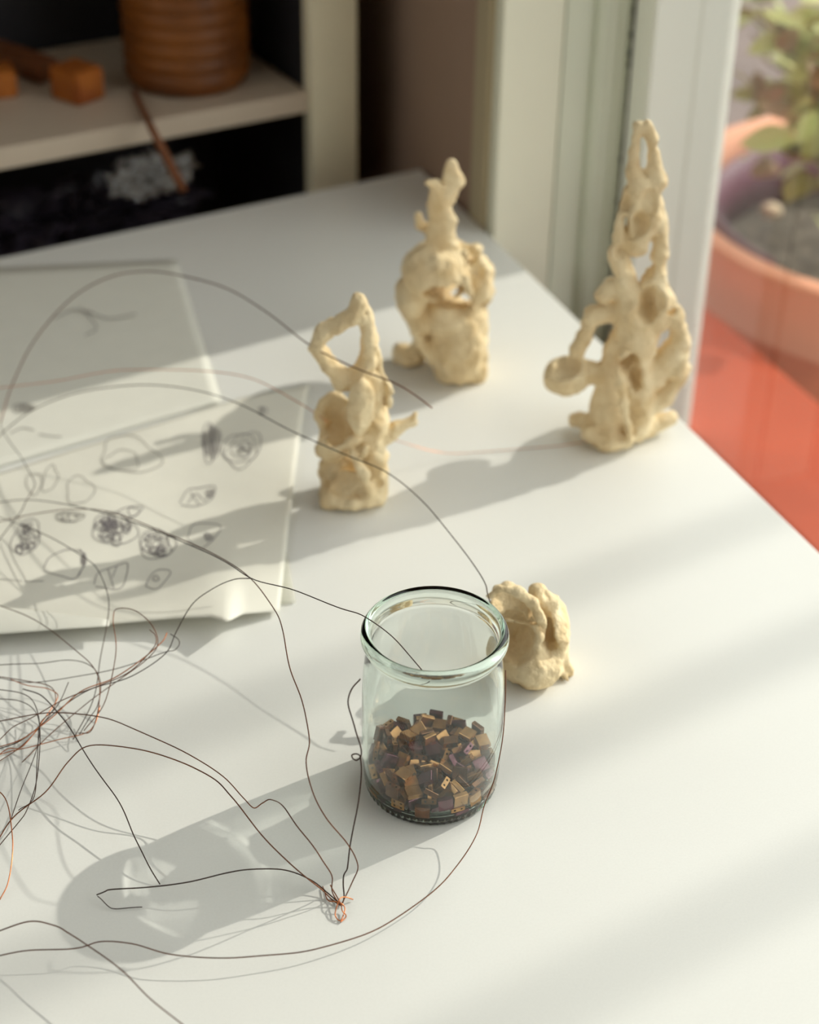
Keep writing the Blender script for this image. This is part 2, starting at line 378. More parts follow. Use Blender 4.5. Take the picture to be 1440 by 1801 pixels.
# things on the shelf
g = at(327, 150, ze); c = (g[0], g[1]+.016, ze+.0003); R = .052
pr = [(.001, 0), (R*.9, 0), (R*.97, .004)]
for i in range(14):
    z = .008+i*.0125; pr += [(R, z), (R*1.02, z+.004), (R*1.0, z+.009), (R*.975, z+.0108)]
pr += [(R*.95, .19), (R*.9, .19), (R*.88, .02), (.001, .02)]
obj('ribbed_jar', lathe(pr, 64, c), M['amber'], label='amber brown ribbed cylindrical jar on the white shelf', cat='jar')
def boxat(px_, py_, z, sx, sy, sz, rz, bev=.002, rx=0, ry=0):
    g = at(px_, py_, z); bm = bmesh.new(); bmesh.ops.create_cube(bm, size=1)
    bmesh.ops.scale(bm, vec=(sx, sy, sz), verts=bm.verts); bmesh.ops.bevel(bm, geom=list(bm.edges), offset=bev, segments=2, affect='EDGES')
    Mx = Matrix.Translation((g[0], g[1], z+sz/2)) @ Matrix.Rotation(rz, 4, 'Z') @ Matrix.Rotation(ry, 4, 'Y') @ Matrix.Rotation(rx, 4, 'X'); bmesh.ops.transform(bm, matrix=Mx, verts=bm.verts)
    me = bpy.data.meshes.new('box'); bm.to_mesh(me); bm.free(); return me
obj('wooden_block', boxat(138, 172, ze, .030, .034, .027, math.radians(52)), M['block'], label='small orange wooden block beside the ribbed jar on the shelf', cat='block')
obj('wooden_block', boxat(-8, 165, ze, .034, .03, .022, math.radians(20)), M['block'], label='orange wooden block at the left end of the shelf', cat='block')
obj('wooden_offcut', boxat(20, 120, ze+.0006, .10, .022, .018, math.radians(-38)), M['brown'], label='long brown wooden offcut lying diagonally on the shelf', cat='wood')
a = at_b(238, 165, o1+.02); a[2] = ze+.004; b = at_b(322, 335, o1-.035)
a = at(236, 160, ze+.004)
V, Fc = tube(catmull([a, at(254, 200, ze+.005), at(272, 236, ze+.005), b], 6), .0022, 8, lambda u: .0024+.0014*u)
obj('wooden_stick', mesh('stick', V, Fc, True), M['brown'], label='thin brown wooden stick leaning off the shelf edge', cat='stick')
# crumpled clear plastic bag below the shelf
def crumple(px_, py_, rx, ry, o_, amp, seed, nr=26, na=70, fr_=1.0):
    """crumpled bag: a closed lumpy pouch, flattened front to back"""
    ctr = at_b(px_, py_, o_); sc_ = np.linalg.norm(ctr-CAM)/F; V = []; Fc = []
    for j in range(nr+1):
        th = math.pi*j/nr
        for i in range(na):
            a = 2*math.pi*i/na; d = Vector((math.sin(th)*math.cos(a), math.sin(th)*math.sin(a), math.cos(th)))
            q = d*2.2*fr_+Vector((seed, seed*.7, 0)); f = 1+.35*noise.noise(q)
            q2 = Vector((d.x*rx, d.z*ry*1.3, d.y*30))*.035+Vector((seed, 3, 1)); cr = abs(noise.noise(q2))*1.5+abs(noise.noise(q2*2.2))*.9+.5*abs(noise.noise(q2*4.7))
            p = ctr + BD*(d.x*rx*sc_*f) + np.array([0, 0, d.z*ry*sc_*f]) - BN*(d.y*amp*1.2*f)
            V.append(p + (BD*d.x*.5 + np.array([0, 0, d.z*.5]) - BN*d.y)*(-cr*amp*.8))
    for j in range(nr):
        for i in range(na): Fc.append((j*na+i, (j+1)*na+i, (j+1)*na+(i+1) % na, j*na+(i+1) % na))
    me = mesh('bag', V, Fc, False); bm = bmesh.new(); bm.from_mesh(me); bmesh.ops.remove_doubles(bm, verts=bm.verts, dist=1e-5); bm.to_mesh(me); bm.free(); return me
fo = mat('black_plastic', srgb(56, 50, 60), .22, bump=.2, bscale=30)
obj('black_plastic_bag', crumple(150, 385, 235, 70, o1+.085, .045, 2), fo, label='crumpled glossy black plastic bag under the shelf board', cat='bag')
cl = bpy.data.materials.new('clear_plastic'); cl.use_nodes = True; nt = cl.node_tree; N = nt.nodes; L = nt.links; N.clear()
out = N.new('ShaderNodeOutputMaterial'); mx = N.new('ShaderNodeMixShader'); tr = N.new('ShaderNodeBsdfTransparent'); gl = N.new('ShaderNodeBsdfGlossy'); gl.inputs['Roughness'].default_value = .05; gl.inputs['Color'].default_value = (1, 1, 1, 1)
lw = N.new('ShaderNodeLayerWeight'); lw.inputs[0].default_value = .6; L.new(lw.outputs['Facing'], mx.inputs[0]); L.new(tr.outputs[0], mx.inputs[1]); L.new(gl.outputs[0], mx.inputs[2]); L.new(mx.outputs[0], out.inputs[0])
obj('clear_plastic_bag', crumple(268, 308, 88, 44, o1+.012, .022, 5, nr=34, na=90, fr_=1.2), cl, label='crumpled clear plastic bag glinting below the shelf edge', cat='bag')

# ------------------------------------------------------------------ clay sculptures (signed distance fields -> surface nets)
def surface_nets(S, lo, h):
    nx, ny, nz = S.shape
    ins = S < 0
    c = [ins[i:nx-1+i, j:ny-1+j, k:nz-1+k] for i in (0, 1) for j in (0, 1) for k in (0, 1)]
    cnt = sum(x.astype(np.int8) for x in c); act = (cnt > 0) & (cnt < 8)
    idx = -np.ones(act.shape, int); I = np.argwhere(act); idx[act] = np.arange(len(I))
    acc = np.zeros((len(I), 3)); num = np.zeros(len(I))
    for ax in range(3):
        o1_, o2_ = [a for a in range(3) if a != ax]
        for p in (0, 1):
            for q in (0, 1):
                off = np.zeros(3, int); off[o1_] = p; off[o2_] = q; off2 = off.copy(); off2[ax] = 1
                a = S[tuple((I+off).T)]; b = S[tuple((I+off2).T)]; m = (a < 0) != (b < 0)
                t = np.where(m, a/np.where(a-b == 0, 1, a-b), 0)
                P = np.tile(off.astype(float), (len(I), 1)); P[:, ax] += t
                acc[m] += P[m]; num[m] += 1
    V = (I + acc/num[:, None])*h + lo
    F_ = []
    for ax in range(3):
        sl0 = [slice(1, -1)]*3; u, w = [(1, 2), (2, 0), (0, 1)][ax]
        A = np.argwhere(ins[:-1, :-1, :-1] != ins[(slice(1, None) if ax == 0 else slice(None, -1)), (slice(1, None) if ax == 1 else slice(None, -1)), (slice(1, None) if ax == 2 else slice(None, -1))])
        A = A[(A[:, u] > 0) & (A[:, w] > 0)]
        du = np.zeros(3, int); du[u] = 1; dw = np.zeros(3, int); dw[w] = 1
        f = np.stack([idx[tuple((A-du-dw).T)], idx[tuple((A-dw).T)], idx[tuple(A.T)], idx[tuple((A-du).T)]], 1)
        fl = ins[tuple(A.T)]; f = np.where(fl[:, None], f, f[:, ::-1]); F_.append(f[(f >= 0).all(1)])
    return V, np.concatenate(F_)
class Clay:
    def __init__(self, px, py, seed):
        self.b = at(px, py); self.y0 = self.b[1]; self.k = np.linalg.norm(self.b-CAM)/F; self.ops = []; self.seed = seed
    def P(self, x, y, dy=0): return at_y(x, y, self.y0+dy*.001)
    def cap(self, a, b, ra, rb=None, k=2, sub=False, flat=1.0):
        """a, b = (px, py, depth mm); radii in px; flat < 1 squeezes front to back"""
        self.ops.append(('c', self.P(*a), self.P(*b), ra*self.k, (rb if rb is not None else ra)*self.k, k*.001, sub, flat))
    def path(self, pts, rs, k=2, sub=False, flat=1.0):
        for i in range(len(pts)-1): self.cap(pts[i], pts[i+1], rs[i], rs[i+1], k, sub, flat)
    def ell(self, c, rx, rz, ry, rot=0, k=2, sub=False, yaw=0):
        self.ops.append(('e', self.P(*c), (rx*self.k, ry*.001, rz*self.k/math.cos(TH)*.9), math.radians(rot), k*.001, sub, math.radians(yaw)))
    def build(self, h=.0010, amp=.0008, dents=200, dent=.0030):
        pts = np.array([o[1] for o in self.ops if not (o[6] if o[0] == 'c' else o[5])] + [o[2] for o in self.ops if o[0] == 'c' and not o[6]])
        mr = .03
        lo = pts.min(0)-mr; hi = pts.max(0)+mr; lo[2] = -.004
        n = np.ceil((hi-lo)/h).astype(int)+1
        ax = [lo[i]+h*np.arange(n[i]) for i in range(3)]
        S = np.full(n, 1.0, np.float32)
        for o in self.ops:
            if o[0] == 'c':
                _, a, b, ra, rb, k, sub, flat = o; R = max(ra, rb)+k+.004; l = np.minimum(a, b)-R; u = np.maximum(a, b)+R
            else:
                _, c, r, rot, k, sub, yaw = o; R = max(r)+k+.004; l = c-R; u = c+R
            i0 = np.clip(((l-lo)/h).astype(int), 0, n-1); i1 = np.clip(((u-lo)/h).astype(int)+2, 1, n)
            X, Y, Z = np.meshgrid(*[ax[i][i0[i]:i1[i]] for i in range(3)], indexing='ij')
            if o[0] == 'c':
                ab = b-a; t = ((X-a[0])*ab[0]+(Y-a[1])*ab[1]+(Z-a[2])*ab[2])/max(ab@ab, 1e-12); t = np.clip(t, 0, 1)
                dx = X-a[0]-t*ab[0]; dy = (Y-a[1]-t*ab[1])/flat; dz = Z-a[2]-t*ab[2]
                d = np.sqrt(dx*dx+dy*dy+dz*dz)-(ra+(rb-ra)*t)
            else:
                cx, cz = math.cos(rot), math.sin(rot); cyw, syw = math.cos(yaw), math.sin(yaw)
                x = X-c[0]; y = Y-c[1]; z = Z-c[2]; x, y = cyw*x+syw*y, -syw*x+cyw*y; x, z = cx*x+cz*z, -cz*x+cx*z
                k0 = np.sqrt((x/r[0])**2+(y/r[1])**2+(z/r[2])**2); k1 = np.sqrt((x/r[0]**2)**2+(y/r[1]**2)**2+(z/r[2]**2)**2)
                d = k0*(k0-1)/np.maximum(k1, 1e-9)
            sl_ = tuple(slice(i0[i], i1[i]) for i in range(3)); G = S[sl_]
            if sub: d = -d; hh = np.clip(.5-.5*(d-G)/k*-1, 0, 1); r_ = G*(1-hh)+d*hh+k*hh*(1-hh)   # smooth max
            else: hh = np.clip(.5+.5*(G-d)/k, 0, 1); r_ = G*(1-hh)+d*hh-k*hh*(1-hh)
            S[sl_] = r_
        X, Y, Z = np.meshgrid(*ax, indexing='ij', sparse=True); s = self.seed
        wx = X+.003*np.sin(Y*310+s)+.003*np.sin(Z*270+2*s); wy = Y+.003*np.sin(Z*290+s); wz = Z+.003*np.sin(X*250+s)
        S += (amp*(np.sin(wx*330+s)*np.sin(wy*360+2*s)*np.sin(wz*300+3*s)) + amp*.6*np.sin(wx*720+s)*np.sin(wy*690)*np.sin(wz*640+s)).astype(np.float32)
        # finger-pressed dents with soft ridges between them
        rg = np.random.RandomState(int(self.seed*100)); B = np.zeros(n, np.float32)
        for _ in range(dents):
            i_ = rg.randint(0, len(self.ops)); o = self.ops[i_]
            if o[0] == 'c': t = rg.rand(); c_ = o[1]+(o[2]-o[1])*t; r0 = o[3]*(o[7] if rg.rand() < .0 else 1)
            else: c_ = o[1]; r0 = float(np.mean(o[2]))
            dv = rg.randn(3); dv /= np.linalg.norm(dv); p = c_+dv*r0*(np.array(o[2])/r0 if o[0] == 'e' else 1); ks = min(1., r0/.011); rr_ = rg.uniform(.006, .012)*max(.45, ks)
            i0 = np.clip(((p-rr_-lo)/h).astype(int), 0, n-1); i1 = np.clip(((p+rr_-lo)/h).astype(int)+2, 1, n)
            if (i1 <= i0).any(): continue
            X1, Y1, Z1 = np.meshgrid(*[ax[i][i0[i]:i1[i]] for i in range(3)], indexing='ij')
            el = rg.uniform(.6, 1.6, 3); q = 1-(((X1-p[0])*el[0])**2+((Y1-p[1])*el[1])**2+((Z1-p[2])*el[2])**2)/rr_**2
            sl_ = tuple(slice(i0[i], i1[i]) for i in range(3)); B[sl_] = np.maximum(B[sl_], np.maximum(q, 0)*rg.uniform(.5, 1)*dent*ks**1.3)
        S += B
        S = np.maximum(S, (.0003-Z).astype(np.float32)*np.ones_like(S))
        S[0] = S[-1] = 1; S[:, 0] = S[:, -1] = 1; S[:, :, 0] = S[:, :, -1] = 1
        return surface_nets(S.astype(float), lo, h)
def clay_obj(cl_, label, name='clay_sculpture', **kw):
    V, F_ = cl_.build(**kw); bm = bmesh.new(); me = bpy.data.meshes.new(name); me.from_pydata(V.tolist(), [], F_.tolist()); me.update()
    bm.from_mesh(me)
    # keep the largest island
    seen = set(); best = []
    for v in bm.verts:
        if v.index in seen: continue
        st = [v]; seen.add(v.index); isl = []
        while st:
            q = st.pop(); isl.append(q)
            for e in q.link_edges:
                w = e.other_vert(q)
                if w.index not in seen: seen.add(w.index); st.append(w)
        if len(isl) > len(best): best = isl
    keep = set(v.index for v in best); bmesh.ops.delete(bm, geom=[v for v in bm.verts if v.index not in keep], context='VERTS')
    bmesh.ops.smooth_vert(bm, verts=bm.verts, factor=.4, use_axis_x=True, use_axis_y=True, use_axis_z=True)
    bmesh.ops.recalc_face_normals(bm, faces=bm.faces); bm.to_mesh(me); bm.free(); me.shade_smooth()
    return obj(name, me, M['clay'], label=label, cat='sculpture')

# --- 1: slim piece with an open loop on top
c = Clay(622, 882, 1.3)
c.path([(655, 868, 0), (655, 800, 2), (652, 730, 4), (648, 665, 2)], [29, 27, 30, 26])
c.ell((637, 718, -11), 25, 52, 9)
c.path([(592, 868, -4), (612, 850, 0), (650, 858, -2)], [22, 26, 26])
c.path([(575, 882, -8), (620, 885, -12), (662, 880, -8)], [14, 14, 15])
c.path([(575, 868, 6), (568, 835, 14), (580, 800, 18)], [18, 14, 16])
c.ell((592, 748, 12), 38, 62, 6, rot=8); c.ell((588, 790, 4), 34, 30, 9)
c.path([(562, 775, 2), (590, 790, -6), (625, 770, -6)], [9, 9, 12])
c.path([(600, 668, 0), (640, 668, 0), (676, 680, 2)], [20, 22, 16])
c.path([(605, 668, 0), (578, 640, 0), (558, 610, 0), (568, 585, 0), (590, 572, 0), (618, 558, -2), (634, 532, -2)], [15, 14, 13, 13, 13, 13, 12], flat=1.5)
c.path([(630, 526, -2), (644, 560, 0), (650, 600, 0), (645, 640, 0), (630, 660, 0)], [11, 13, 14, 15, 16], flat=1.4)
c.path([(668, 668, 0), (660, 620, 4), (652, 590, 4)], [10, 8, 8])
c.path([(672, 770, 6), (700, 752, 8), (726, 740, 10)], [20, 15, 9]); c.cap((726, 740, 10), (732, 728, 10), 6, 4, 2)
c.path([(678, 668, -2), (686, 690, -4), (684, 715, -2)], [6, 6, 6], 2)
c.ell((600, 830, 15), 40, 40, 8); c.ell((640, 790, 6), 20, 30, 8)
c.ell((600, 838, -8), 24, 32, 11, rot=-25, k=2, sub=True)
c.ell((668, 862, -13), 14, 12, 9, k=2, sub=True)
c.ell((594, 745, 2), 27, 42, 11, k=2, sub=True)
c.path([(622, 800, -12), (640, 830, -14), (648, 870, -12)], [8, 8, 9], 3); c.path([(645, 785, -14), (640, 800, -14)], [10, 8], 3)
clay_obj(c, 'slim upright clay piece with an open loop at its top, nearest the paper sheets')

# --- 2: bulbous piece with a thumb-like top
c = Clay(790, 668, 2.1)
c.ell((778, 470, 26), 56, 48, 26); c.ell((800, 595, 18), 40, 60, 20)
c.path([(786, 655, 0), (784, 600, 0), (782, 555, 0)], [26, 30, 34]); c.path([(832, 655, 2), (830, 600, 2), (828, 555, 2)], [26, 27, 30])
c.ell((806, 610, -4), 46, 66, 16)
c.ell((770, 475, 4), 62, 46, 26); c.ell((725, 520, 6), 30, 34, 20)
c.ell((745, 565, 0), 24, 26, 12, rot=20); c.path([(728, 560, -2), (742, 600, -4), (760, 635, -4)], [16, 13, 10])
c.ell((838, 500, 6), 27, 54, 14, rot=-6)
c.path([(805, 440, 8), (838, 442, 8), (858, 470, 6), (862, 510, 4), (850, 540, 4)], [12, 12, 9, 8, 9])
c.path([(776, 430, 4), (776, 390, 4), (768, 345, 2), (762, 325, 2)], [32, 25, 17, 12], flat=.45)
c.cap((762, 326, 2), (752, 320, 0), 9, 6, 2); c.path([(790, 400, 8), (782, 350, 6), (786, 330, 6)], [12, 13, 14])
c.path([(786, 350, 6), (797, 318, 8), (792, 292, 6)], [14, 18, 12], flat=.7)
c.path([(752, 405, 8), (738, 395, 8), (736, 378, 8)], [10, 9, 7], 2)
c.ell((718, 622, 22), 32, 20, 12); c.path([(700, 635, 22), (740, 600, 12)], [12, 16])
c.ell((780, 510, -12), 38, 17, 30, rot=4, k=2, sub=True); c.ell((815, 508, 14), 38, 17, 30, k=2, sub=True, yaw=-35)
c.ell((843, 480, -12), 14, 30, 13, k=3, sub=True); c.ell((784, 478, -28), 5, 10, 6, k=2, sub=True)
c.ell((757, 575, -14), 5, 30, 4, k=2, sub=True); c.ell((755, 385, -10), 5, 30, 6, rot=-12, k=2, sub=True)
c.path([(818, 446, -14), (820, 490, -14), (834, 545, -10)], [7, 6, 8], 2)
c.ell((785, 552, 8), 44, 22, 26)
clay_obj(c, 'rounded clay piece with a thumb-like top, standing farthest back')

# --- 3: tall pierced spire
c = Clay(1090, 775, 3.7)
c.path([(1122, 222, 0), (1118, 262, 0), (1114, 305, 0)], [8, 10, 13], 2); c.path([(1138, 220, 0), (1145, 245, 0), (1150, 290, 0), (1156, 320, 0)], [9, 11, 12, 16], 2)
c.path([(1122, 224, 0), (1146, 250, -2)], [9, 9], 2)
c.path([(1114, 305, 0), (1132, 330, 0), (1134, 375, 0)], [15, 24, 32]); c.path([(1104, 335, 2), (1100, 370, 2)], [9, 10], 2)
c.path([(1098, 372, 0), (1090, 420, 0), (1082, 450, 0)], [12, 12, 12]); c.path([(1150, 360, 0), (1158, 400, 0), (1160, 450, 0), (1152, 480, 0)], [16, 16, 14, 15])
c.path([(1130, 380, 0), (1122, 430, 0)], [28, 22]); c.path([(1085, 445, 0), (1100, 490, 0), (1112, 540, 0)], [16, 18, 26])
c.path([(1150, 485, 0), (1152, 530, 0), (1150, 560, 2)], [22, 30, 30]); c.path([(1120, 540, 0), (1118, 600, 0)], [34, 40])
c.path([(1160, 520, 0), (1188, 560, 2), (1196, 600, 4), (1186, 650, 4)], [20, 16, 17, 22])
c.path([(1088, 600, 0), (1080, 660, 0), (1070, 720, 0), (1065, 755, -2)], [22, 28, 34, 36]); c.path([(1110, 610, 0), (1120, 680, 2), (1112, 745, 0)], [34, 32, 34])
c.path([(1185, 620, 4), (1150, 665, 2), (1120, 690, 0)], [26, 26, 22], flat=.7); c.path([(1195, 650, 8), (1165, 700, 6), (1130, 720, 2)], [20, 20, 20], flat=.7)
c.ell((1106, 690, 18), 48, 64, 20); c.ell((1132, 560, 12), 32, 62, 16)
c.path([(1178, 735, 12), (1140, 750, 6), (1110, 760, 0)], [14, 18, 18]); c.path([(1012, 738, 10), (1040, 740, 4), (1070, 740, 0)], [13, 18, 22])
c.path([(1075, 500, 2), (1062, 520, 2)], [14, 15], 2); c.path([(1078, 550, 2), (1045, 555, 0), (1028, 590, 0), (1010, 625, 0)], [20, 18, 14, 14])
c.ell((998, 660, 0), 42, 32, 13, rot=12); c.cap((1020, 650, 0), (1070, 660, 0), 20, 22)
c.path([(1098, 628, -14), (1090, 655, -16), (1096, 710, -18), (1108, 775, -16)], [12, 10, 8, 7], 3); c.path([(1040, 760, -8), (1070, 775, -12), (1100, 775, -12)], [18, 20, 14])
c.ell((1131, 272, 0), 5, 16, 30, k=2, sub=True); c.ell((1133, 467, 0), 15, 16, 40, k=2, sub=True)
c.ell((1143, 540, -12), 18, 30, 14, k=3, sub=True); c.ell((1094, 455, -12), 11, 11, 11, k=2, sub=True); c.ell((1060, 590, 0), 14, 28, 40, rot=-25, k=2, sub=True)
c.ell((1000, 650, -8), 26, 12, 12, rot=25, k=2, sub=True); c.ell((1108, 640, -14), 15, 15, 16, k=2, sub=True); c.ell((1120, 674, -13), 11, 24, 12, k=2, sub=True)
c.ell((1126, 398, -11), 15, 20, 10, k=2, sub=True); c.ell((1145, 360, -12), 18, 22, 8, k=2, sub=True); c.ell((1102, 398, -4), 4, 14, 9, k=1.5, sub=True)
c.ell((1100, 372, -8), 5, 5, 6, k=1.5, sub=True); c.ell((1178, 545, -4), 5, 6, 12, k=1.5, sub=True)
clay_obj(c, 'tallest clay piece, a pierced spire standing closest to the window frame')

# --- 4: low crumpled lump beside the jar
c = Clay(930, 1190, 4.4)
c.ell((934, 1150, 4), 64, 50, 22); c.path([(915, 1188, 0), (955, 1186, 2), (985, 1172, 6)], [22, 22, 16])
c.ell((974, 1110, 10), 30, 62, 18, rot=8); c.ell((925, 1095, 10), 54, 44, 16); c.path([(945, 1046, 6), (968, 1062, 8)], [21, 20])
c.ell((898, 1064, 6), 42, 30, 16, rot=-16)
c.ell((905, 1120, -5), 36, 40, 14, k=1.2, sub=True); c.ell((892, 1066, -5), 36, 21, 13, rot=-18, k=1.2, sub=True)
c.path([(858, 1050, 0), (880, 1036, -1), (912, 1040, -2), (936, 1060, -4), (950, 1088, -6), (958, 1102, -6)], [6, 7, 9, 11, 10, 6], 1.5)
c.path([(866, 1088, -1), (900, 1090, -1), (938, 1100, -4)], [6, 5, 6], 1.5)
c.path([(940, 1102, -6), (950, 1122, -8), (942, 1138, -9), (962, 1150, -7), (992, 1146, 0)], [6, 7, 7, 7, 7], 1.5)
c.path([(985, 1150, 0), (998, 1170, 2), (1004, 1196, 0)], [10, 9, 6], 2); c.cap((985, 1182, -2), (1000, 1198, -4), 6, 4, 2)
c.ell((968, 1118, -5), 8, 26, 11, rot=8, k=1.2, sub=True); c.ell((964, 1060, -3), 14, 5, 8, rot=-60, k=1.2, sub=True)
clay_obj(c, 'low crumpled clay lump lying behind the glass jar')

# ------------------------------------------------------------------ glass jar
gj = bpy.data.materials.new('green_tinted_glass'); gj.use_nodes = True; nt = gj.node_tree; N = nt.nodes; L = nt.links; N.clear()
out = N.new('ShaderNodeOutputMaterial'); g_ = N.new('ShaderNodeBsdfGlass'); g_.inputs['IOR'].default_value = 1.47; g_.inputs['Roughness'].default_value = 0.0; g_.inputs['Color'].default_value = (.985, .995, .99, 1)
va = N.new('ShaderNodeVolumeAbsorption'); va.inputs['Color'].default_value = (.32, .76, .50, 1); va.inputs['Density'].default_value = 28
L.new(g_.outputs[0], out.inputs[0]); L.new(va.outputs[0], out.inputs['Volume'])
prof = [(.0, .0025), (.022, .0022), (.027, .0006), (.0300, .0), (.0318, .0012), (.0328, .0045), (.0331, .006), (.0337, .010), (.0341, .02), (.0343, .035), (.0342, .055), (.0338, .066), (.0330, .074), (.0322, .0795), (.0319, .0825),
        (.0328, .0840), (.0343, .0858), (.0350, .0878), (.0348, .0900), (.0338, .0918), (.0325, .0925), (.0312, .0920), (.0303, .0905), (.0300, .088), (.0301, .084), (.0303, .080), (.0310, .074), (.0318, .066), (.0322, .055), (.0322, .035), (.0320, .018), (.0315, .010), (.030, .0065), (.027, .0052), (.0, .005)]
def smooth_prof(p, n):
    q = catmull([(a, b, 0) for a, b in p], n); return [(max(0, v[0]), v[1]) for v in q]
sp = smooth_prof(prof, 3)
def knurl(j, i, r):
    z = sp[j][1]; return r*(1+.010*math.cos(i*math.pi/2)) if (.0010 < z < .0048 and r > .031 and j < len(sp)*.4) else r
jar = obj('glass_jar', lathe(sp, 240, (0, 0, 0), rfun=knurl), gj, label='small open glass jar with thick green tinted rim, part filled with square beads', cat='jar')
jar.location = (float(at(757, 1375)[0]), float(at(757, 1375)[1]), .0002); jar.scale = (.972, .972, 1.02)
try:
    jar.cycles.is_caustics_caster = True; sl.cycles.is_caustics_light = True
    for o_ in C.objects:
        if o_.name == 'tabletop': o_.cycles.is_caustics_receiver = True
except Exception as e: print('caustics', e)

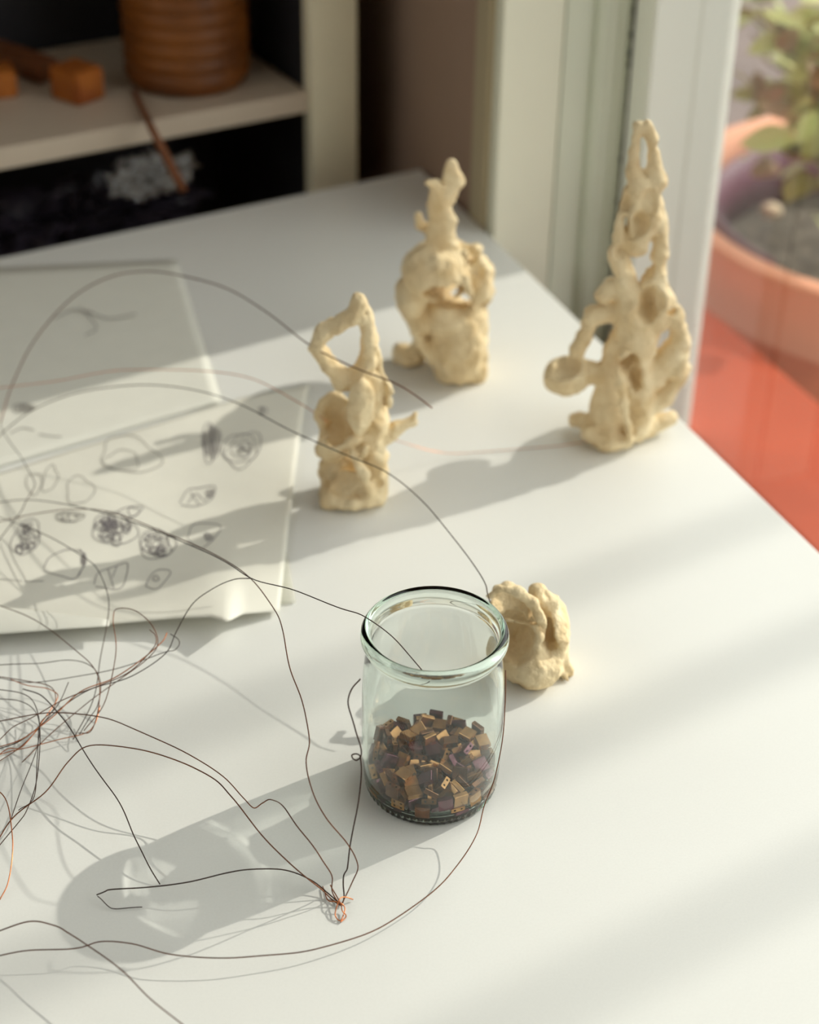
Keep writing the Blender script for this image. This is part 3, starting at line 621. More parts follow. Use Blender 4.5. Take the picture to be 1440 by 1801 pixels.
# beads (rest positions settled beforehand with rigid bodies)
BEADS = "7,63,12,0,-61,79,0 200,-20,32,71,23,27,-61 127,-238,12,0,87,-50,0 -57,-237,12,0,63,-78,0 -133,28,12,98,0,0,-21 -122,-85,12,0,4,100,0 166,53,12,100,0,0,-6 128,-20,34,5,70,5,-70 -168,214,12,33,0,0,-94 -134,-223,12,0,-74,67,0 -24,-97,24,35,7,18,92 153,134,12,0,97,-23,0 2,186,12,0,92,40,0 47,263,12,73,0,0,69 39,-220,12,100,0,0,-9 -26,268,12,100,0,0,5 11,-14,12,0,11,99,0 96,58,12,0,64,-77,0 84,-44,12,76,0,0,-65 171,-118,12,19,0,0,-98 -148,-152,12,0,100,-1,0 125,240,12,24,0,0,97 -221,-74,34,17,-17,-69,69 -210,-51,34,60,37,-60,37 -168,213,38,94,0,0,34 -70,99,12,0,-70,-71,0 -38,-289,34,47,53,47,-53 -79,169,12,4,0,0,-100 -206,6,27,20,81,53,13 91,181,12,0,-52,85,0 -166,-117,38,85,0,0,53 -28,265,38,0,-99,-12,0 -67,-153,12,0,-91,-41,0 25,28,38,77,0,0,64 -100,251,12,0,83,-56,0 202,-116,51,20,94,28,4 -70,-33,26,82,-12,19,53 117,-126,28,22,-80,54,-15 258,71,30,95,32,2,6 252,-98,12,0,19,98,0 240,126,12,0,52,86,0 -235,-134,12,26,0,0,-96 -152,-31,57,22,85,40,-27 19,-249,38,98,0,0,22 201,133,59,22,67,22,-67 -161,216,84,34,62,34,-62 -189,-191,40,30,-33,-8,89 -134,-234,38,25,0,0,97 181,-186,25,55,17,-11,81 78,-150,32,10,66,70,23 25,142,38,40,-89,-17,16 151,-8,47,65,38,-60,-28 -220,158,12,0,95,-31,0 238,26,30,72,21,24,-62 268,-13,36,37,-57,-66,-32 166,213,34,60,60,37,37 109,-248,38,98,0,0,21 -146,-76,57,19,80,49,-29 106,-39,59,54,54,-46,-46 54,265,38,0,78,62,0 -94,232,50,76,-16,13,-62 -139,-164,80,23,-18,-13,-95 38,125,52,73,16,40,-54 -264,-38,69,15,23,-17,-95 245,147,59,70,12,-70,12 -254,90,12,0,-82,-57,0 48,-68,39,4,-89,-45,-4 -60,19,37,30,-14,26,91 -21,-181,48,71,36,60,4 -78,-262,59,61,36,61,-36 -14,198,38,99,0,0,12 -101,-150,38,0,52,-86,0 56,125,79,86,27,33,-30 258,79,73,0,99,15,0 -91,105,38,74,0,0,-67 -251,8,33,5,-78,57,-23 153,120,38,0,95,30,0 -134,-235,62,97,0,0,-26 243,-160,53,68,-56,-40,24 -217,158,38,0,-35,-94,0 21,-138,48,51,41,-70,-27 54,216,59,55,-44,55,44 -9,-270,81,32,95,-2,0 25,46,62,44,0,0,90 -69,-121,62,74,-1,3,67 -239,-165,74,73,-40,55,-4 -12,116,59,73,12,-64,19 193,-219,63,29,-20,69,-64 98,165,38,89,0,0,-46 -135,3,62,30,86,-42,3 284,-59,56,72,-22,-65,11 125,241,38,0,-85,-52,0 -4,-24,60,87,39,-9,-29 18,52,88,0,95,31,0 176,-59,56,54,45,-15,70 -57,-199,77,33,-4,93,13 -172,80,27,49,12,-21,-84 -142,143,34,62,62,34,34 -256,40,52,23,53,81,4 -70,177,113,7,-34,-88,-31 15,52,112,0,43,90,0 165,-82,82,45,-86,-21,9 131,160,94,70,31,64,-8 63,-286,82,53,-42,-58,-46 72,-20,87,53,-10,84,-5 204,188,34,70,-12,70,12 -76,-111,87,6,1,3,100 -29,211,85,3,-6,-89,45 71,-136,64,98,10,-16,-6 -77,173,62,5,-22,20,-95 -207,175,62,0,94,-34,0 -205,-105,79,12,11,95,27 112,58,57,32,-33,13,88 -109,-226,88,26,0,0,-97 185,58,57,82,-17,-31,-44 4,175,85,65,-32,-35,-60 -209,-165,101,75,2,60,27 -55,38,55,29,95,12,1 238,-46,67,25,0,-88,-40 69,-249,91,16,43,-55,69 143,-171,65,98,20,5,6 18,-53,84,47,34,21,-79 3,-200,85,36,-72,-25,54 -60,-27,76,45,-88,15,-5 -56,287,84,45,-55,45,55 -223,82,69,9,-72,-47,51 -62,102,63,99,0,4,15 -134,33,72,4,46,83,-30 116,-36,118,80,14,44,39 -85,-46,86,11,2,89,44 -269,110,72,62,-6,72,-30 94,70,72,30,89,29,18 130,-260,85,62,-36,-58,-39 231,-51,112,41,35,-27,80 232,173,127,66,-26,66,26 6,4,138,14,0,0,-99 -81,-247,112,81,0,0,-59 156,106,81,36,12,30,88 -172,-236,109,67,67,-22,-22 144,226,100,72,68,-13,0 126,261,84,70,70,-12,-12 -171,166,92,13,44,-84,-31 198,24,86,38,-90,-14,17 60,-150,84,5,17,9,-98 -206,-5,90,80,-33,-4,-50 -104,45,101,95,-6,17,26 -22,-106,82,56,-24,-78,12 -12,90,131,66,-32,-62,-29 -133,100,81,20,-60,-77,11 -6,-261,123,64,-40,-6,-66 244,-106,93,50,6,-32,-80 -97,-180,113,81,1,1,-59 32,268,62,0,66,-75,0 128,39,101,39,-34,-85,-14 134,-105,115,29,-43,76,41 -136,-35,116,29,30,84,34 25,286,109,44,-55,-44,-55 -45,264,87,70,-71,-4,10 -264,33,106,69,-4,71,-11 59,-7,120,51,-27,80,-16 -50,92,87,1,-97,-24,4 -289,34,92,9,71,2,70 67,-214,74,57,-63,9,52 268,34,89,54,-83,-9,10 203,-176,102,18,78,-35,48 206,4,101,51,38,-16,76 187,150,106,0,93,-38,0 -219,-192,165,40,-20,-66,61 202,-120,110,63,-32,2,70 47,-208,123,48,27,-36,-76 -244,-109,122,30,48,47,68 21,-108,101,18,73,65,7 -35,-80,121,49,-19,19,83 44,229,106,77,0,0,64 114,180,84,20,68,-20,68 -79,51,124,12,75,-64,0 -107,-263,159,63,-32,63,32 -136,232,107,71,-35,53,30 -123,127,106,6,93,-29,-20 159,25,135,24,-42,83,-27 109,-216,102,43,26,-86,6 237,99,104,0,-41,91,7 58,122,114,8,33,-84,-42 -110,-112,113,1,81,-59,4 -214,23,106,30,94,-7,-12 -180,-178,135,57,15,-79,20 -108,112,140,40,-12,-10,-90 -216,196,109,65,65,29,29 132,-129,123,36,-58,65,34 -28,242,118,63,-55,-44,-33 -2,-143,129,6,-12,-49,86 253,92,128,16,-1,7,-98 -59,157,131,13,-25,91,30 165,-46,131,66,-40,-5,64 83,82,91,89,-30,-18,29 -272,-101,105,12,59,33,73 126,-197,112,4,-77,-46,43 182,141,130,0,44,-90,0 -61,-18,128,14,9,-94,28 67,-91,131,76,7,29,58 42,228,152,12,-12,70,-70 95,75,138,9,99,-2,9 88,207,127,70,6,70,-6 -197,-46,117,54,-60,-58,-11 -25,118,132,38,62,-34,58 -123,-158,140,2,-42,91,1 -99,-210,159,66,-64,-28,29 -182,91,81,39,-46,-51,62 9,291,177,1,1,71,71 -24,-187,141,97,-1,-25,0 -260,131,138,51,20,-69,-48 291,-4,111,15,71,16,67 17,37,162,0,-10,100,0 142,-183,127,8,-72,-54,43 -214,116,117,68,-17,71,4"
def bead_mesh():
    bm = bmesh.new(); hx, hy, hz = .0034, .0034, .00125; pr = []
    # cross-section x-z with two holes, extruded along y
    n = 8; rings = []
    outer = [(-hx, -hz), (hx, -hz), (hx, hz), (-hx, hz)]; bev = .0003; ov = []
    for (x, z), (a, b), (c_, d) in zip(outer, ((0, 1), (-1, 0), (0, -1), (1, 0)), ((1, 0), (0, 1), (-1, 0), (0, -1))):
        ov += [(x+a*bev, z+b*bev), (x+c_*bev, z+d*bev)]
    for y, dy in ((-hy, 1), (hy, -1)):
        o_ = [bm.verts.new((x, y, z)) for x, z in ov]; rg = [o_]; ed = [bm.edges.new((o_[i], o_[(i+1) % 8])) for i in range(8)]
        for cx_ in (-.0017, .0017):
            h_ = [bm.verts.new((cx_+.0006*math.cos(2*math.pi*k/n), y, .0006*math.sin(2*math.pi*k/n))) for k in range(n)]; rg.append(h_)
            ed += [bm.edges.new((h_[i], h_[(i+1) % n])) for i in range(n)]
        bmesh.ops.triangle_fill(bm, use_beauty=True, use_dissolve=False, edges=ed); rings.append(rg)
    for a, b in zip(*rings):
        m_ = len(a)
        for i in range(m_): bm.faces.new((a[i], a[(i+1) % m_], b[(i+1) % m_], b[i]))
    bmesh.ops.recalc_face_normals(bm, faces=bm.faces); me = bpy.data.meshes.new('bead'); bm.to_mesh(me); bm.free(); return me
bmx = bead_mesh(); bmx.materials.append(None)
bm_mats = [mat('bronze_bead', srgb(196, 146, 96), .2, metal=.7, var=.35, scale=400), mat('dark_bronze_bead', srgb(140, 96, 70), .2, metal=.7, var=.4, scale=400), mat('purple_bead', srgb(124, 82, 92), .2, metal=.8, var=.4, scale=400)]
bl = ['small flat square bronze bead heaped inside the glass jar', 'small flat square dark brown bead heaped inside the glass jar', 'small flat square purple bead heaped inside the glass jar']
bgp = ['bronze beads in the glass jar', 'dark brown beads in the glass jar', 'purple beads in the glass jar']
J = Vector(jar.location); Cv = Vector(CAM); lst = []
for r_ in BEADS.split():
    v = [int(q)/100 for q in r_.split(',')]
    if v[2] > 1.5: continue
    p = Vector((v[0], v[1], v[2]))*.01*1.008 + Vector((0, 0, .0056)); lst.append((p, Quaternion(v[3:]).normalized()))
rnd = random.Random(11)
def vis(p): return p.z*1.3 + max(0, math.hypot(p.x, p.y)-.02)*(.6 if p.y < .01 else .1)
lst.sort(key=lambda t: -vis(t[0])); st_v, st_f = [], []
for i, (p, q) in enumerate(lst):
    kx = rnd.choices((0, 1, 2), (.5, .28, .22))[0]
    if i < 298:
        o_ = bpy.data.objects.new('square_bead', bmx); C.objects.link(o_); o_.location = p+J; o_.rotation_mode = 'QUATERNION'; o_.rotation_quaternion = q
        o_.material_slots[0].link = 'OBJECT'; o_.material_slots[0].material = bm_mats[kx]; o_['label'] = bl[kx]; o_['category'] = 'bead'; o_['group'] = bgp[kx]
    else:
        b0 = len(st_v); st_v += [q @ v_.co + p + J for v_ in bmx.vertices]; st_f += [tuple(b0+w for w in f_.vertices) for f_ in bmx.polygons]
if st_v: obj('buried_beads', mesh('buried', st_v, st_f), bm_mats[1], label='square beads buried at the bottom of the heap in the glass jar', cat='beads', kind='stuff')

# ------------------------------------------------------------------ papers
def pmat(name, col, tl, alpha=0.0):
    m = bpy.data.materials.new(name); m.use_nodes = True; nt = m.node_tree; N = nt.nodes; L = nt.links; N.clear()
    out = N.new('ShaderNodeOutputMaterial'); d = N.new('ShaderNodeBsdfDiffuse'); t = N.new('ShaderNodeBsdfTranslucent'); mx = N.new('ShaderNodeMixShader'); mx.inputs[0].default_value = tl
    tc = N.new('ShaderNodeTexCoord'); n = N.new('ShaderNodeTexNoise'); n.inputs['Scale'].default_value = 60; L.new(tc.outputs['Object'], n.inputs['Vector'])
    m2 = N.new('ShaderNodeMix'); m2.data_type = 'RGBA'; m2.inputs[6].default_value = col; m2.inputs[7].default_value = tuple(c_*.94 for c_ in col[:3])+(1,); L.new(n.outputs['Fac'], m2.inputs[0])
    L.new(m2.outputs[2], d.inputs[0]); L.new(m2.outputs[2], t.inputs[0]); L.new(d.outputs[0], mx.inputs[1]); L.new(t.outputs[0], mx.inputs[2])
    if alpha > 0:
        tp = N.new('ShaderNodeBsdfTransparent'); m3 = N.new('ShaderNodeMixShader'); m3.inputs[0].default_value = alpha; L.new(mx.outputs[0], m3.inputs[1]); L.new(tp.outputs[0], m3.inputs[2]); L.new(m3.outputs[0], out.inputs[0])
    else: L.new(mx.outputs[0], out.inputs[0])
    return m
P1 = pmat('tracing_paper', (.92, .90, .81, 1), .17); P2 = pmat('thin_paper', (.89, .88, .80, 1), .14); P3 = pmat('vellum_paper', (.84, .83, .74, 1), .4, .45)
def interp(x, xs, ys): return float(np.interp(x, xs, ys))
def sstep(t): t = max(0., min(1., t)); return t*t*(3-2*t)
def sheet(fx, nu, nv):
    """fx(u, v) -> (px, py, z)"""
    V = [at(*fx(i/nu, j/nv)) for j in range(nv+1) for i in range(nu+1)]
    Fc = [(j*(nu+1)+i, j*(nu+1)+i+1, (j+1)*(nu+1)+i+1, (j+1)*(nu+1)+i) for j in range(nv) for i in range(nu)]
    me = mesh('sheet', V, Fc, True); return me
def thick(o_, t=.00012):
    md = o_.modifiers.new('thickness', 'SOLIDIFY'); md.thickness = t; md.offset = 1; return o_
bx = [-160, 0, 190, 300, 370, 400, 426, 492]; by = [1128, 1112, 1098, 1088, 1085, 1094, 1080, 1074]; bz = [.008, .0075, .007, .0095, .013, .0145, .0075, .0035]
tx = [-160, 0, 120, 260, 380, 470, 545]; ty = [880, 832, 793, 750, 712, 688, 676]
def zA(px_, py_):
    yb = interp(px_, bx, by); hb = interp(px_, bx, bz); d = max(0, yb-py_)
    w = .0008*math.sin(px_*.021+py_*.012)+.0007*math.sin(px_*.013-py_*.03+1)
    return .0022 + max(0, hb-.0022)*math.exp(-(d/75)**1.6) + (w+.0012)*sstep(d/60)*.9
def fA(u, v):
    xt = -160+705*u; xb = -160+652*u; yt = interp(xt, tx, ty); yb = interp(xb, bx, by)
    xm = xt+(xb-xt)*(v**.75); y = yt+(yb-yt)*v
    return xm, y, zA(xm, y)
shA = thick(obj('sketch_sheet', sheet(fA, 70, 50), P1, label='front tracing paper sheet covered in pencil sketches of small stones', cat='paper'))
def fB(u, v):
    xt = -170+482*u; xb = -170+560*u; x = xt+(xb-xt)*v; y = (478+(456-478)*u)*(1-v)+(870+(705-870)*u)*v
    return x, y, .0001+.0012*sstep(v)+.0006*sstep((u-.88)/.12)*v
shB = thick(obj('back_sheet', sheet(fB, 30, 20), P2, label='blank looking paper sheet lying at the back of the paper stack', cat='paper'))
def fC(u, v):
    xt = -160+652*u; xb = -160+680*u; x = xt+(xb-xt)*v; y = (880+(900-880)*u)*(1-v)+(1120+(1060-1120)*u)*v
    return x, y, .0010+.0004*math.sin(u*9)*v
shC = thick(obj('lower_sheet', sheet(fC, 30, 16), P3, label='translucent sheet showing its right edge beneath the sketched sheet', cat='paper'))
def fD(u, v):
    x = -160+352*u; yt = 1062+(1096-1062)*u**1.5 - 6; yb = interp(x, bx, by)+3
    y = yt+(yb-yt)*v; return x, y, .0095+.004*(1-u)*math.sin(math.pi*v)
shD = thick(obj('curled_sheet', sheet(fD, 24, 8), P2, label='curled paper edge lying along the front of the sketched sheet', cat='paper'))
# pencil strokes: flat ribbons following the sheet
def strokes(px_lists, wpx=1.1, zf=zA, lift=.00035):
    V = []; Fc = []
    for pl in px_lists:
        n = len(pl)
        for i, (x, y) in enumerate(pl):
            x0, y0 = pl[max(0, i-1)]; x1, y1 = pl[min(n-1, i+1)]; dx, dy = x1-x0, y1-y0; l = math.hypot(dx, dy) or 1; nx_, ny_ = -dy/l*wpx/2, dx/l*wpx/2
            z = zf(x, y)+lift
            V.append(at(x+nx_, y+ny_, z)); V.append(at(x-nx_, y-ny_, z))
            if i: a = len(V)-4; Fc.append((a, a+1, a+3, a+2))
    return mesh('strokes', V, Fc)
def loop(cx_, cy_, rx, ry, rot=0, n=26, jit=.12, a0=0, a1=6.5, rg=rnd):
    out = []; ph = rg.uniform(0, 6)
    for i in range(n+1):
        a = a0+(a1-a0)*i/n; r = 1+jit*math.sin(3*a+ph)+jit*.5*math.sin(5*a+2*ph)
        x, y = rx*r*math.cos(a), ry*r*math.sin(a); out.append((cx_+x*math.cos(rot)-y*math.sin(rot), cy_+x*math.sin(rot)+y*math.cos(rot)))
    return out
def poly(pts): 
    q = catmull([(a, b, 0) for a, b in pts], 4); return [(v[0]+rnd.uniform(-.4, .4), v[1]+rnd.uniform(-.4, .4)) for v in q]
def scrib(cx_, cy_, rx, ry, rot, n, small=.28):
    L_ = [loop(cx_, cy_, rx, ry, rot, jit=.08)]
    for _ in range(n):
        a = rnd.uniform(0, 6.28); r = math.sqrt(rnd.random())*.75; x, y = rx*r*math.cos(a), ry*r*math.sin(a)
        L_.append(loop(cx_+x*math.cos(rot)-y*math.sin(rot), cy_+x*math.sin(rot)+y*math.cos(rot), rx*rnd.uniform(.15, small), ry*rnd.uniform(.15, small), rnd.uniform(0, 3), 10))
    return L_
def hatch(cx_, cy_, rx, ry, rot, n):
    L_ = []
    for i in range(n):
        t = -1+2*i/(n-1); hh = math.sqrt(max(0, 1-t*t)); L_.append([(cx_+(rx*t)*math.cos(rot)-y*math.sin(rot)+rnd.uniform(-1, 1), cy_+(rx*t)*math.sin(rot)+y*math.cos(rot)) for y in (-ry*hh*rnd.uniform(.7, 1), 0, ry*hh*rnd.uniform(.7, 1))])
    return L_
sk = []
sk.append(scrib(201, 930, 40, 28, .15, 30)); sk.append(scrib(276, 957, 32, 26, 0, 8)+[loop(276, 957, 32*k_, 26*k_, .3) for k_ in (.8, .6, .42, .25)])
sk.append(scrib(46, 945, 22, 34, .5, 16)); sk.append(hatch(371, 778, 15, 33, 0, 12)+[loop(371, 778, 16, 34)])
sk.append([loop(425, 790, 36*k_, 28*k_, -.6) for k_ in (1, .8, .5)]+scrib(430, 792, 12, 10, 0, 4))
sk.append([poly([(316, 885), (330, 862), (352, 858), (378, 855), (372, 878), (345, 890), (318, 888)]), poly([(330, 885), (345, 868), (360, 880), (376, 860)]), poly([(335, 866), (350, 888)])]+hatch(368, 868, 8, 9, .3, 6))
sk.append([poly([(330, 945), (342, 922), (388, 925), (372, 952), (350, 965), (330, 948)])]+hatch(366, 944, 10, 8, .8, 9))
sk.append([poly([(76, 1000), (88, 980), (120, 966), (146, 972), (150, 985), (135, 1016), (110, 1014), (76, 1003)]), poly([(140, 965), (152, 985), (136, 1014)])]+hatch(146, 982, 4, 12, .1, 5))
sk.append([poly([(165, 1028), (172, 1008), (190, 1000), (205, 995), (224, 990), (222, 1012), (210, 1036), (168, 1031)]), poly([(190, 1000), (200, 1034)]), poly([(205, 996), (198, 1015)])])
sk.append([poly([(256, 1030), (265, 1012), (280, 1002), (300, 1005), (290, 1022), (275, 1036), (256, 1031)]), loop(274, 1017, 5, 5)])
sk.append([poly([(96, 905), (118, 900), (150, 905), (130, 918), (98, 912)]), loop(140, 862, 24, 24)]+scrib(122, 910, 24, 7, 0, 5))
sk.append([loop(88, 842, 12, 24, .3), loop(60, 850, 14, 18)]); sk.append([loop(228, 800, 52, 32, .2), loop(215, 810, 30, 18)])
sk.append([poly([(205, 900), (220, 893), (238, 890), (252, 892), (240, 905), (222, 912)]), loop(235, 900, 10, 8)]); sk.append(scrib(462, 722, 7, 6, 0, 3))
sk.append([[(x_, 1018+8*math.sin(x_)*.2+x_*.1) for x_ in range(0, 40, 3)], [(x_, 1022) for x_ in range(44, 78, 3)]])
for i, s_ in enumerate(sk):
    o_ = obj('pencil_sketch', strokes(s_, 1.15), M['pencil'] if i not in (10, 11, 12, 15) else M['pencil2'], parent=shA)
zB = lambda x, y: .0012
for s_ in ([loop(38, 718, 16, 7), loop(48, 716, 12, 5)]+hatch(42, 718, 16, 6, 0, 10), [poly([(18, 762), (40, 753), (60, 757)]), poly([(68, 764), (90, 767), (108, 768)])], [poly([(95, 560), (130, 545), (165, 552)]), poly([(140, 540), (170, 575), (150, 590)]), poly([(150, 545), (190, 560), (240, 552)])]):
    obj('pencil_sketch', strokes(s_, 1.6, zB), M['pencil2'], parent=shB)

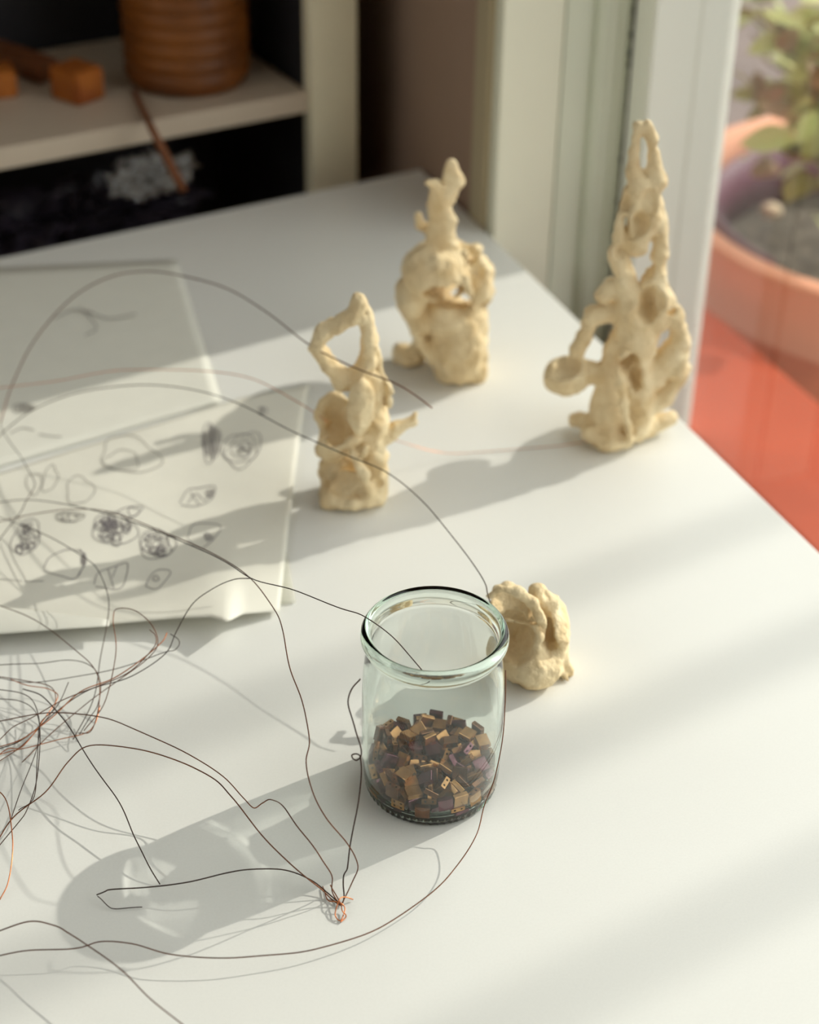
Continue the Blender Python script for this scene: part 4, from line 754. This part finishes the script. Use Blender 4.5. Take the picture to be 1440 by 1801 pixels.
# ------------------------------------------------------------------ wires
def wire(pts, r, m, label, grp='thin copper wires on the table', curls=1):
    P = catmull([at(x, y, z*.001) for x, y, z in pts], 7); n = len(P); s_ = rnd.uniform(0, 9)
    Q = [p + np.array([noise.noise((i*.11, s_, 0)), noise.noise((i*.11, s_, 5)), .5*noise.noise((i*.11, s_, 9))])*.0009*curls for i, p in enumerate(P)]
    for q in Q: q[2] = max(q[2], r*.001+.00005)
    V, Fc = tube(Q, r*.00118, 6)
    return obj('copper_wire', mesh('wire', V, Fc, True), M[m], label=label, cat='wire', group=grp)
K, B_, N_ = 'copper', 'copperb', 'copperd'
WIRES = [
 ([(0, 745, 10), (20, 680, 22), (60, 600, 42), (120, 530, 60), (190, 488, 74), (250, 477, 82), (320, 485, 90), (400, 508, 97), (470, 550, 102), (545, 607, 105), (620, 645, 106), (690, 672, 104), (730, 695, 100), (760, 718, 95)], .36, K, 'tallest brown wire arc rising from the left edge over the back sheets'),
 ([(-20, 688, 25), (0, 683, 28), (100, 670, 38), (200, 652, 48), (300, 650, 54), (380, 655, 57), (450, 668, 58), (520, 705, 56), (575, 742, 54)], .24, B_, 'bright orange copper wire crossing the sheets to the loop-topped clay piece'),
 ([(640, 760, 52), (700, 777, 22), (760, 792, 8), (820, 797, 2), (950, 787, 1), (1020, 778, 2), (1062, 775, 4)], .20, B_, 'faint copper wire lying between the two front clay pieces'),
 ([(-20, 785, 8), (0, 765, 12), (60, 720, 28), (140, 690, 44), (240, 676, 56), (330, 684, 66), (420, 710, 73), (520, 762, 77), (600, 797, 78), (680, 830, 76), (740, 880, 72), (800, 950, 67), (850, 1020, 61), (858, 1045, 58), (865, 1070, 54)], .26, N_, 'long dark wire arc from the left edge to the low clay lump'),
 ([(-20, 886, 8), (60, 880, 18), (150, 893, 32), (250, 925, 48), (340, 962, 64), (400, 990, 74), (450, 1020, 84), (520, 1040, 92), (600, 1070, 97), (640, 1086, 97), (690, 1122, 92), (735, 1172, 84), (756, 1196, 80)], .22, N_, 'dark wire passing over the sketches and dipping into the jar'),
 ([(-20, 922, 6), (60, 905, 14), (130, 895, 26), (200, 902, 38), (300, 940, 54), (380, 978, 66), (440, 1015, 76), (480, 1070, 72), (497, 1110, 72), (510, 1170, 70), (530, 1230, 66), (543, 1300, 60), (539, 1340, 56), (550, 1390, 50), (575, 1440, 40), (610, 1482, 28), (627, 1510, 19), (628, 1530, 12), (618, 1555, 6), (602, 1590, 2)], .24, K, 'wire hanging from above the sketches straight down to the twisted knot'),
 ([(-20, 905, 10), (30, 920, 16), (90, 945, 22), (140, 975, 26), (172, 1000, 28), (190, 1050, 26), (188, 1100, 22), (178, 1160, 16), (165, 1230, 8), (130, 1300, 2)], .20, N_, 'thin wire curving down across the sketch sheet near its left edge'),
 ([(-20, 1058, 12), (60, 1090, 20), (130, 1140, 22), (168, 1182, 20), (174, 1240, 14), (160, 1285, 8), (140, 1290, 3)], .20, K, 'wire running over the curled paper edge into the tangle'),
 ([(440, 1017, 76), (410, 1020, 70), (370, 1036, 60), (340, 1062, 50), (310, 1110, 38), (290, 1150, 30), (230, 1190, 22), (160, 1212, 15), (100, 1250, 9), (40, 1300, 5), (-10, 1320, 3)], .22, N_, 'wire looping from above the paper corner back into the tangle'),
 ([(148, 1285, 4), (185, 1230, 16), (205, 1150, 30), (198, 1090, 38), (205, 1072, 40), (235, 1073, 42), (262, 1092, 40), (277, 1128, 34), (262, 1155, 28), (210, 1195, 18), (150, 1240, 8), (90, 1290, 4), (40, 1340, 2)], .20, K, 'wire with a narrow upright loop in front of the paper edge'),
 ([(300, 1115, 30), (315, 1130, 30), (308, 1142, 28), (290, 1148, 26), (240, 1165, 20), (160, 1185, 14), (60, 1200, 10), (-10, 1192, 8)], .18, N_, 'fine wire ending in a small curl right of the tangle'),
 ([(-10, 1170, 12), (60, 1168, 14), (120, 1160, 15), (160, 1172, 15), (176, 1200, 13), (172, 1240, 9), (158, 1262, 6), (138, 1292, 2)], .18, N_, 'wire bending round the top of the tangle'),
 ([(-10, 1190, 10), (50, 1198, 11), (90, 1208, 11), (98, 1232, 9), (85, 1260, 6), (40, 1310, 3), (-10, 1345, 2)], .20, K, 'wire with a tight bend in the middle of the tangle'),
 ([(-10, 1212, 12), (40, 1220, 13), (62, 1240, 13), (70, 1300, 10), (64, 1370, 8), (50, 1420, 6), (30, 1450, 5), (-10, 1500, 4)], .20, N_, 'dark wire dropping from the tangle towards the lower left edge'),
 ([(-10, 1316, 4), (40, 1300, 6), (90, 1262, 10), (140, 1218, 16), (200, 1194, 22), (250, 1158, 28), (284, 1130, 32), (292, 1112, 34)], .24, B_, 'bright copper strand rising through the tangle to the right'),
 ([(-10, 1270, 8), (40, 1260, 11), (100, 1253, 15), (180, 1262, 20), (240, 1284, 24), (320, 1320, 26), (390, 1366, 22), (428, 1402, 17), (446, 1421, 13), (462, 1412, 13), (478, 1407, 15), (500, 1420, 26), (530, 1465, 27), (565, 1510, 20), (583, 1540, 12), (585, 1570, 5), (598, 1592, 1)], .24, K, 'wire with a small hump over the shadow of the jar'),
 ([(-10, 1492, 5), (25, 1438, 9), (80, 1392, 14), (120, 1340, 18), (160, 1312, 22), (240, 1316, 25), (310, 1336, 25), (370, 1366, 22), (405, 1400, 24), (440, 1445, 22), (480, 1490, 18), (540, 1545, 8), (575, 1574, 2), (600, 1592, 1)], .26, K, 'wire arching low from the left edge down to the twisted knot'),
 ([(40, 1212, 10), (75, 1225, 13), (110, 1262, 16), (142, 1312, 17), (180, 1370, 16), (215, 1420, 13), (238, 1475, 9), (258, 1518, 5), (280, 1556, 1)], .26, N_, 'dark wire descending from the tangle to the end of the jar shadow'),
 ([(-10, 1385, 7), (10, 1410, 9), (22, 1455, 9), (22, 1500, 7), (14, 1550, 3), (0, 1582, 1)], .24, B_, 'short bright copper wire bowed at the lower left edge'),
 ([(172, 1576, 3), (184, 1590, 2), (205, 1597, 1), (250, 1597, 1)], .18, N_, 'faint short wire tail inside the jar shadow'),
 ([(170, 1574, 4), (186, 1566, 5), (200, 1565, 4), (260, 1560, 6), (330, 1553, 9), (400, 1535, 12), (450, 1528, 12), (500, 1531, 9), (545, 1548, 5), (575, 1572, 2), (602, 1594, 1)], .26, N_, 'dark wire lying along the jar shadow from its tip to the knot'),
 ([(-10, 1683, 7), (60, 1672, 8), (140, 1666, 8), (180, 1657, 8), (230, 1660, 8), (300, 1678, 8), (400, 1684, 7), (480, 1680, 6), (560, 1668, 5), (640, 1645, 4), (700, 1614, 4), (760, 1570, 6), (805, 1520, 8), (838, 1465, 12), (853, 1415, 16), (868, 1370, 24), (882, 1300, 36), (888, 1240, 46), (887, 1180, 55)], .24, K, 'long wire sweeping along the bottom and up the right side of the jar'),
 ([(634, 1194, 92), (620, 1208, 90), (614, 1240, 86), (623, 1280, 79), (634, 1312, 73), (635, 1331, 69), (627, 1337, 68), (618, 1334, 68), (617, 1328, 69), (626, 1327, 69), (634, 1334, 68), (636, 1360, 62), (630, 1420, 46), (618, 1480, 28), (610, 1525, 13), (603, 1540, 8), (605, 1575, 2), (598, 1594, 1)], .28, N_, 'dark wire with a tiny closed loop hugging the left side of the jar'),
 ([(-10, 1640, 12), (50, 1622, 14), (95, 1626, 16), (120, 1640, 17), (155, 1662, 18), (210, 1705, 18), (260, 1752, 18), (320, 1801, 18), (360, 1838, 18)], .26, K, 'wire running off the bottom edge left of centre'),
 ([(566, 1560, 1), (575, 1582, 2), (595, 1586, 4), (606, 1600, 2), (598, 1618, 1), (590, 1608, 2), (596, 1584, 4), (610, 1578, 3), (622, 1582, 1)], .24, B_, 'short bright twist of copper at the wire knot'),
 ([(582, 1556, 2), (598, 1590, 3), (604, 1602, 3), (608, 1612, 1), (600, 1622, 1)], .24, B_, 'tiny copper end curling below the wire knot'),
 ([(-10, 1330, 3), (40, 1318, 4), (100, 1300, 4), (150, 1290, 3), (165, 1275, 6), (176, 1240, 9)], .2, B_, 'orange copper strand low across the tangle'),
 ([(-10, 1228, 9), (40, 1236, 9), (66, 1262, 8), (64, 1320, 5), (34, 1395, 6), (20, 1440, 7)], .18, N_, 'fine dark wire hanging inside the left of the tangle'),
 ([(-10, 1310, 5), (20, 1280, 9), (60, 1262, 14), (110, 1230, 18), (170, 1208, 22), (230, 1180, 26), (270, 1140, 32), (272, 1118, 34), (262, 1108, 36)], .2, K, 'brown wire slanting up through the tangle beside the bright strand'),
 ([(-10, 1336, 2), (14, 1318, 5), (40, 1312, 6), (66, 1282, 9), (100, 1230, 11), (90, 1213, 12), (50, 1206, 12), (20, 1196, 11)], .2, B_, 'copper wire turning back on itself at the left of the tangle'),
 ([(0, 748, 10), (15, 775, 14), (35, 800, 18), (52, 832, 20), (61, 856, 21), (45, 885, 19), (28, 910, 16), (-10, 962, 10)], .22, N_, 'dark wire with a sharp elbow at the left over the sketches'),
 ([(120, 1200, 18), (97, 1245, 14), (70, 1275, 10), (66, 1330, 14), (60, 1400, 12), (33, 1425, 8)], .18, N_, 'wire strand threading vertically through the tangle'),
]
for w_ in WIRES: wire(*w_)
for o_ in C.objects:
    if o_.name.startswith(('square_bead', 'buried')): o_.cycles.is_caustics_receiver = True
print('leaves', nl, 'objs', len(C.objects), 'tris', sum(len(o.data.polygons) for o in C.objects if o.type == 'MESH'))
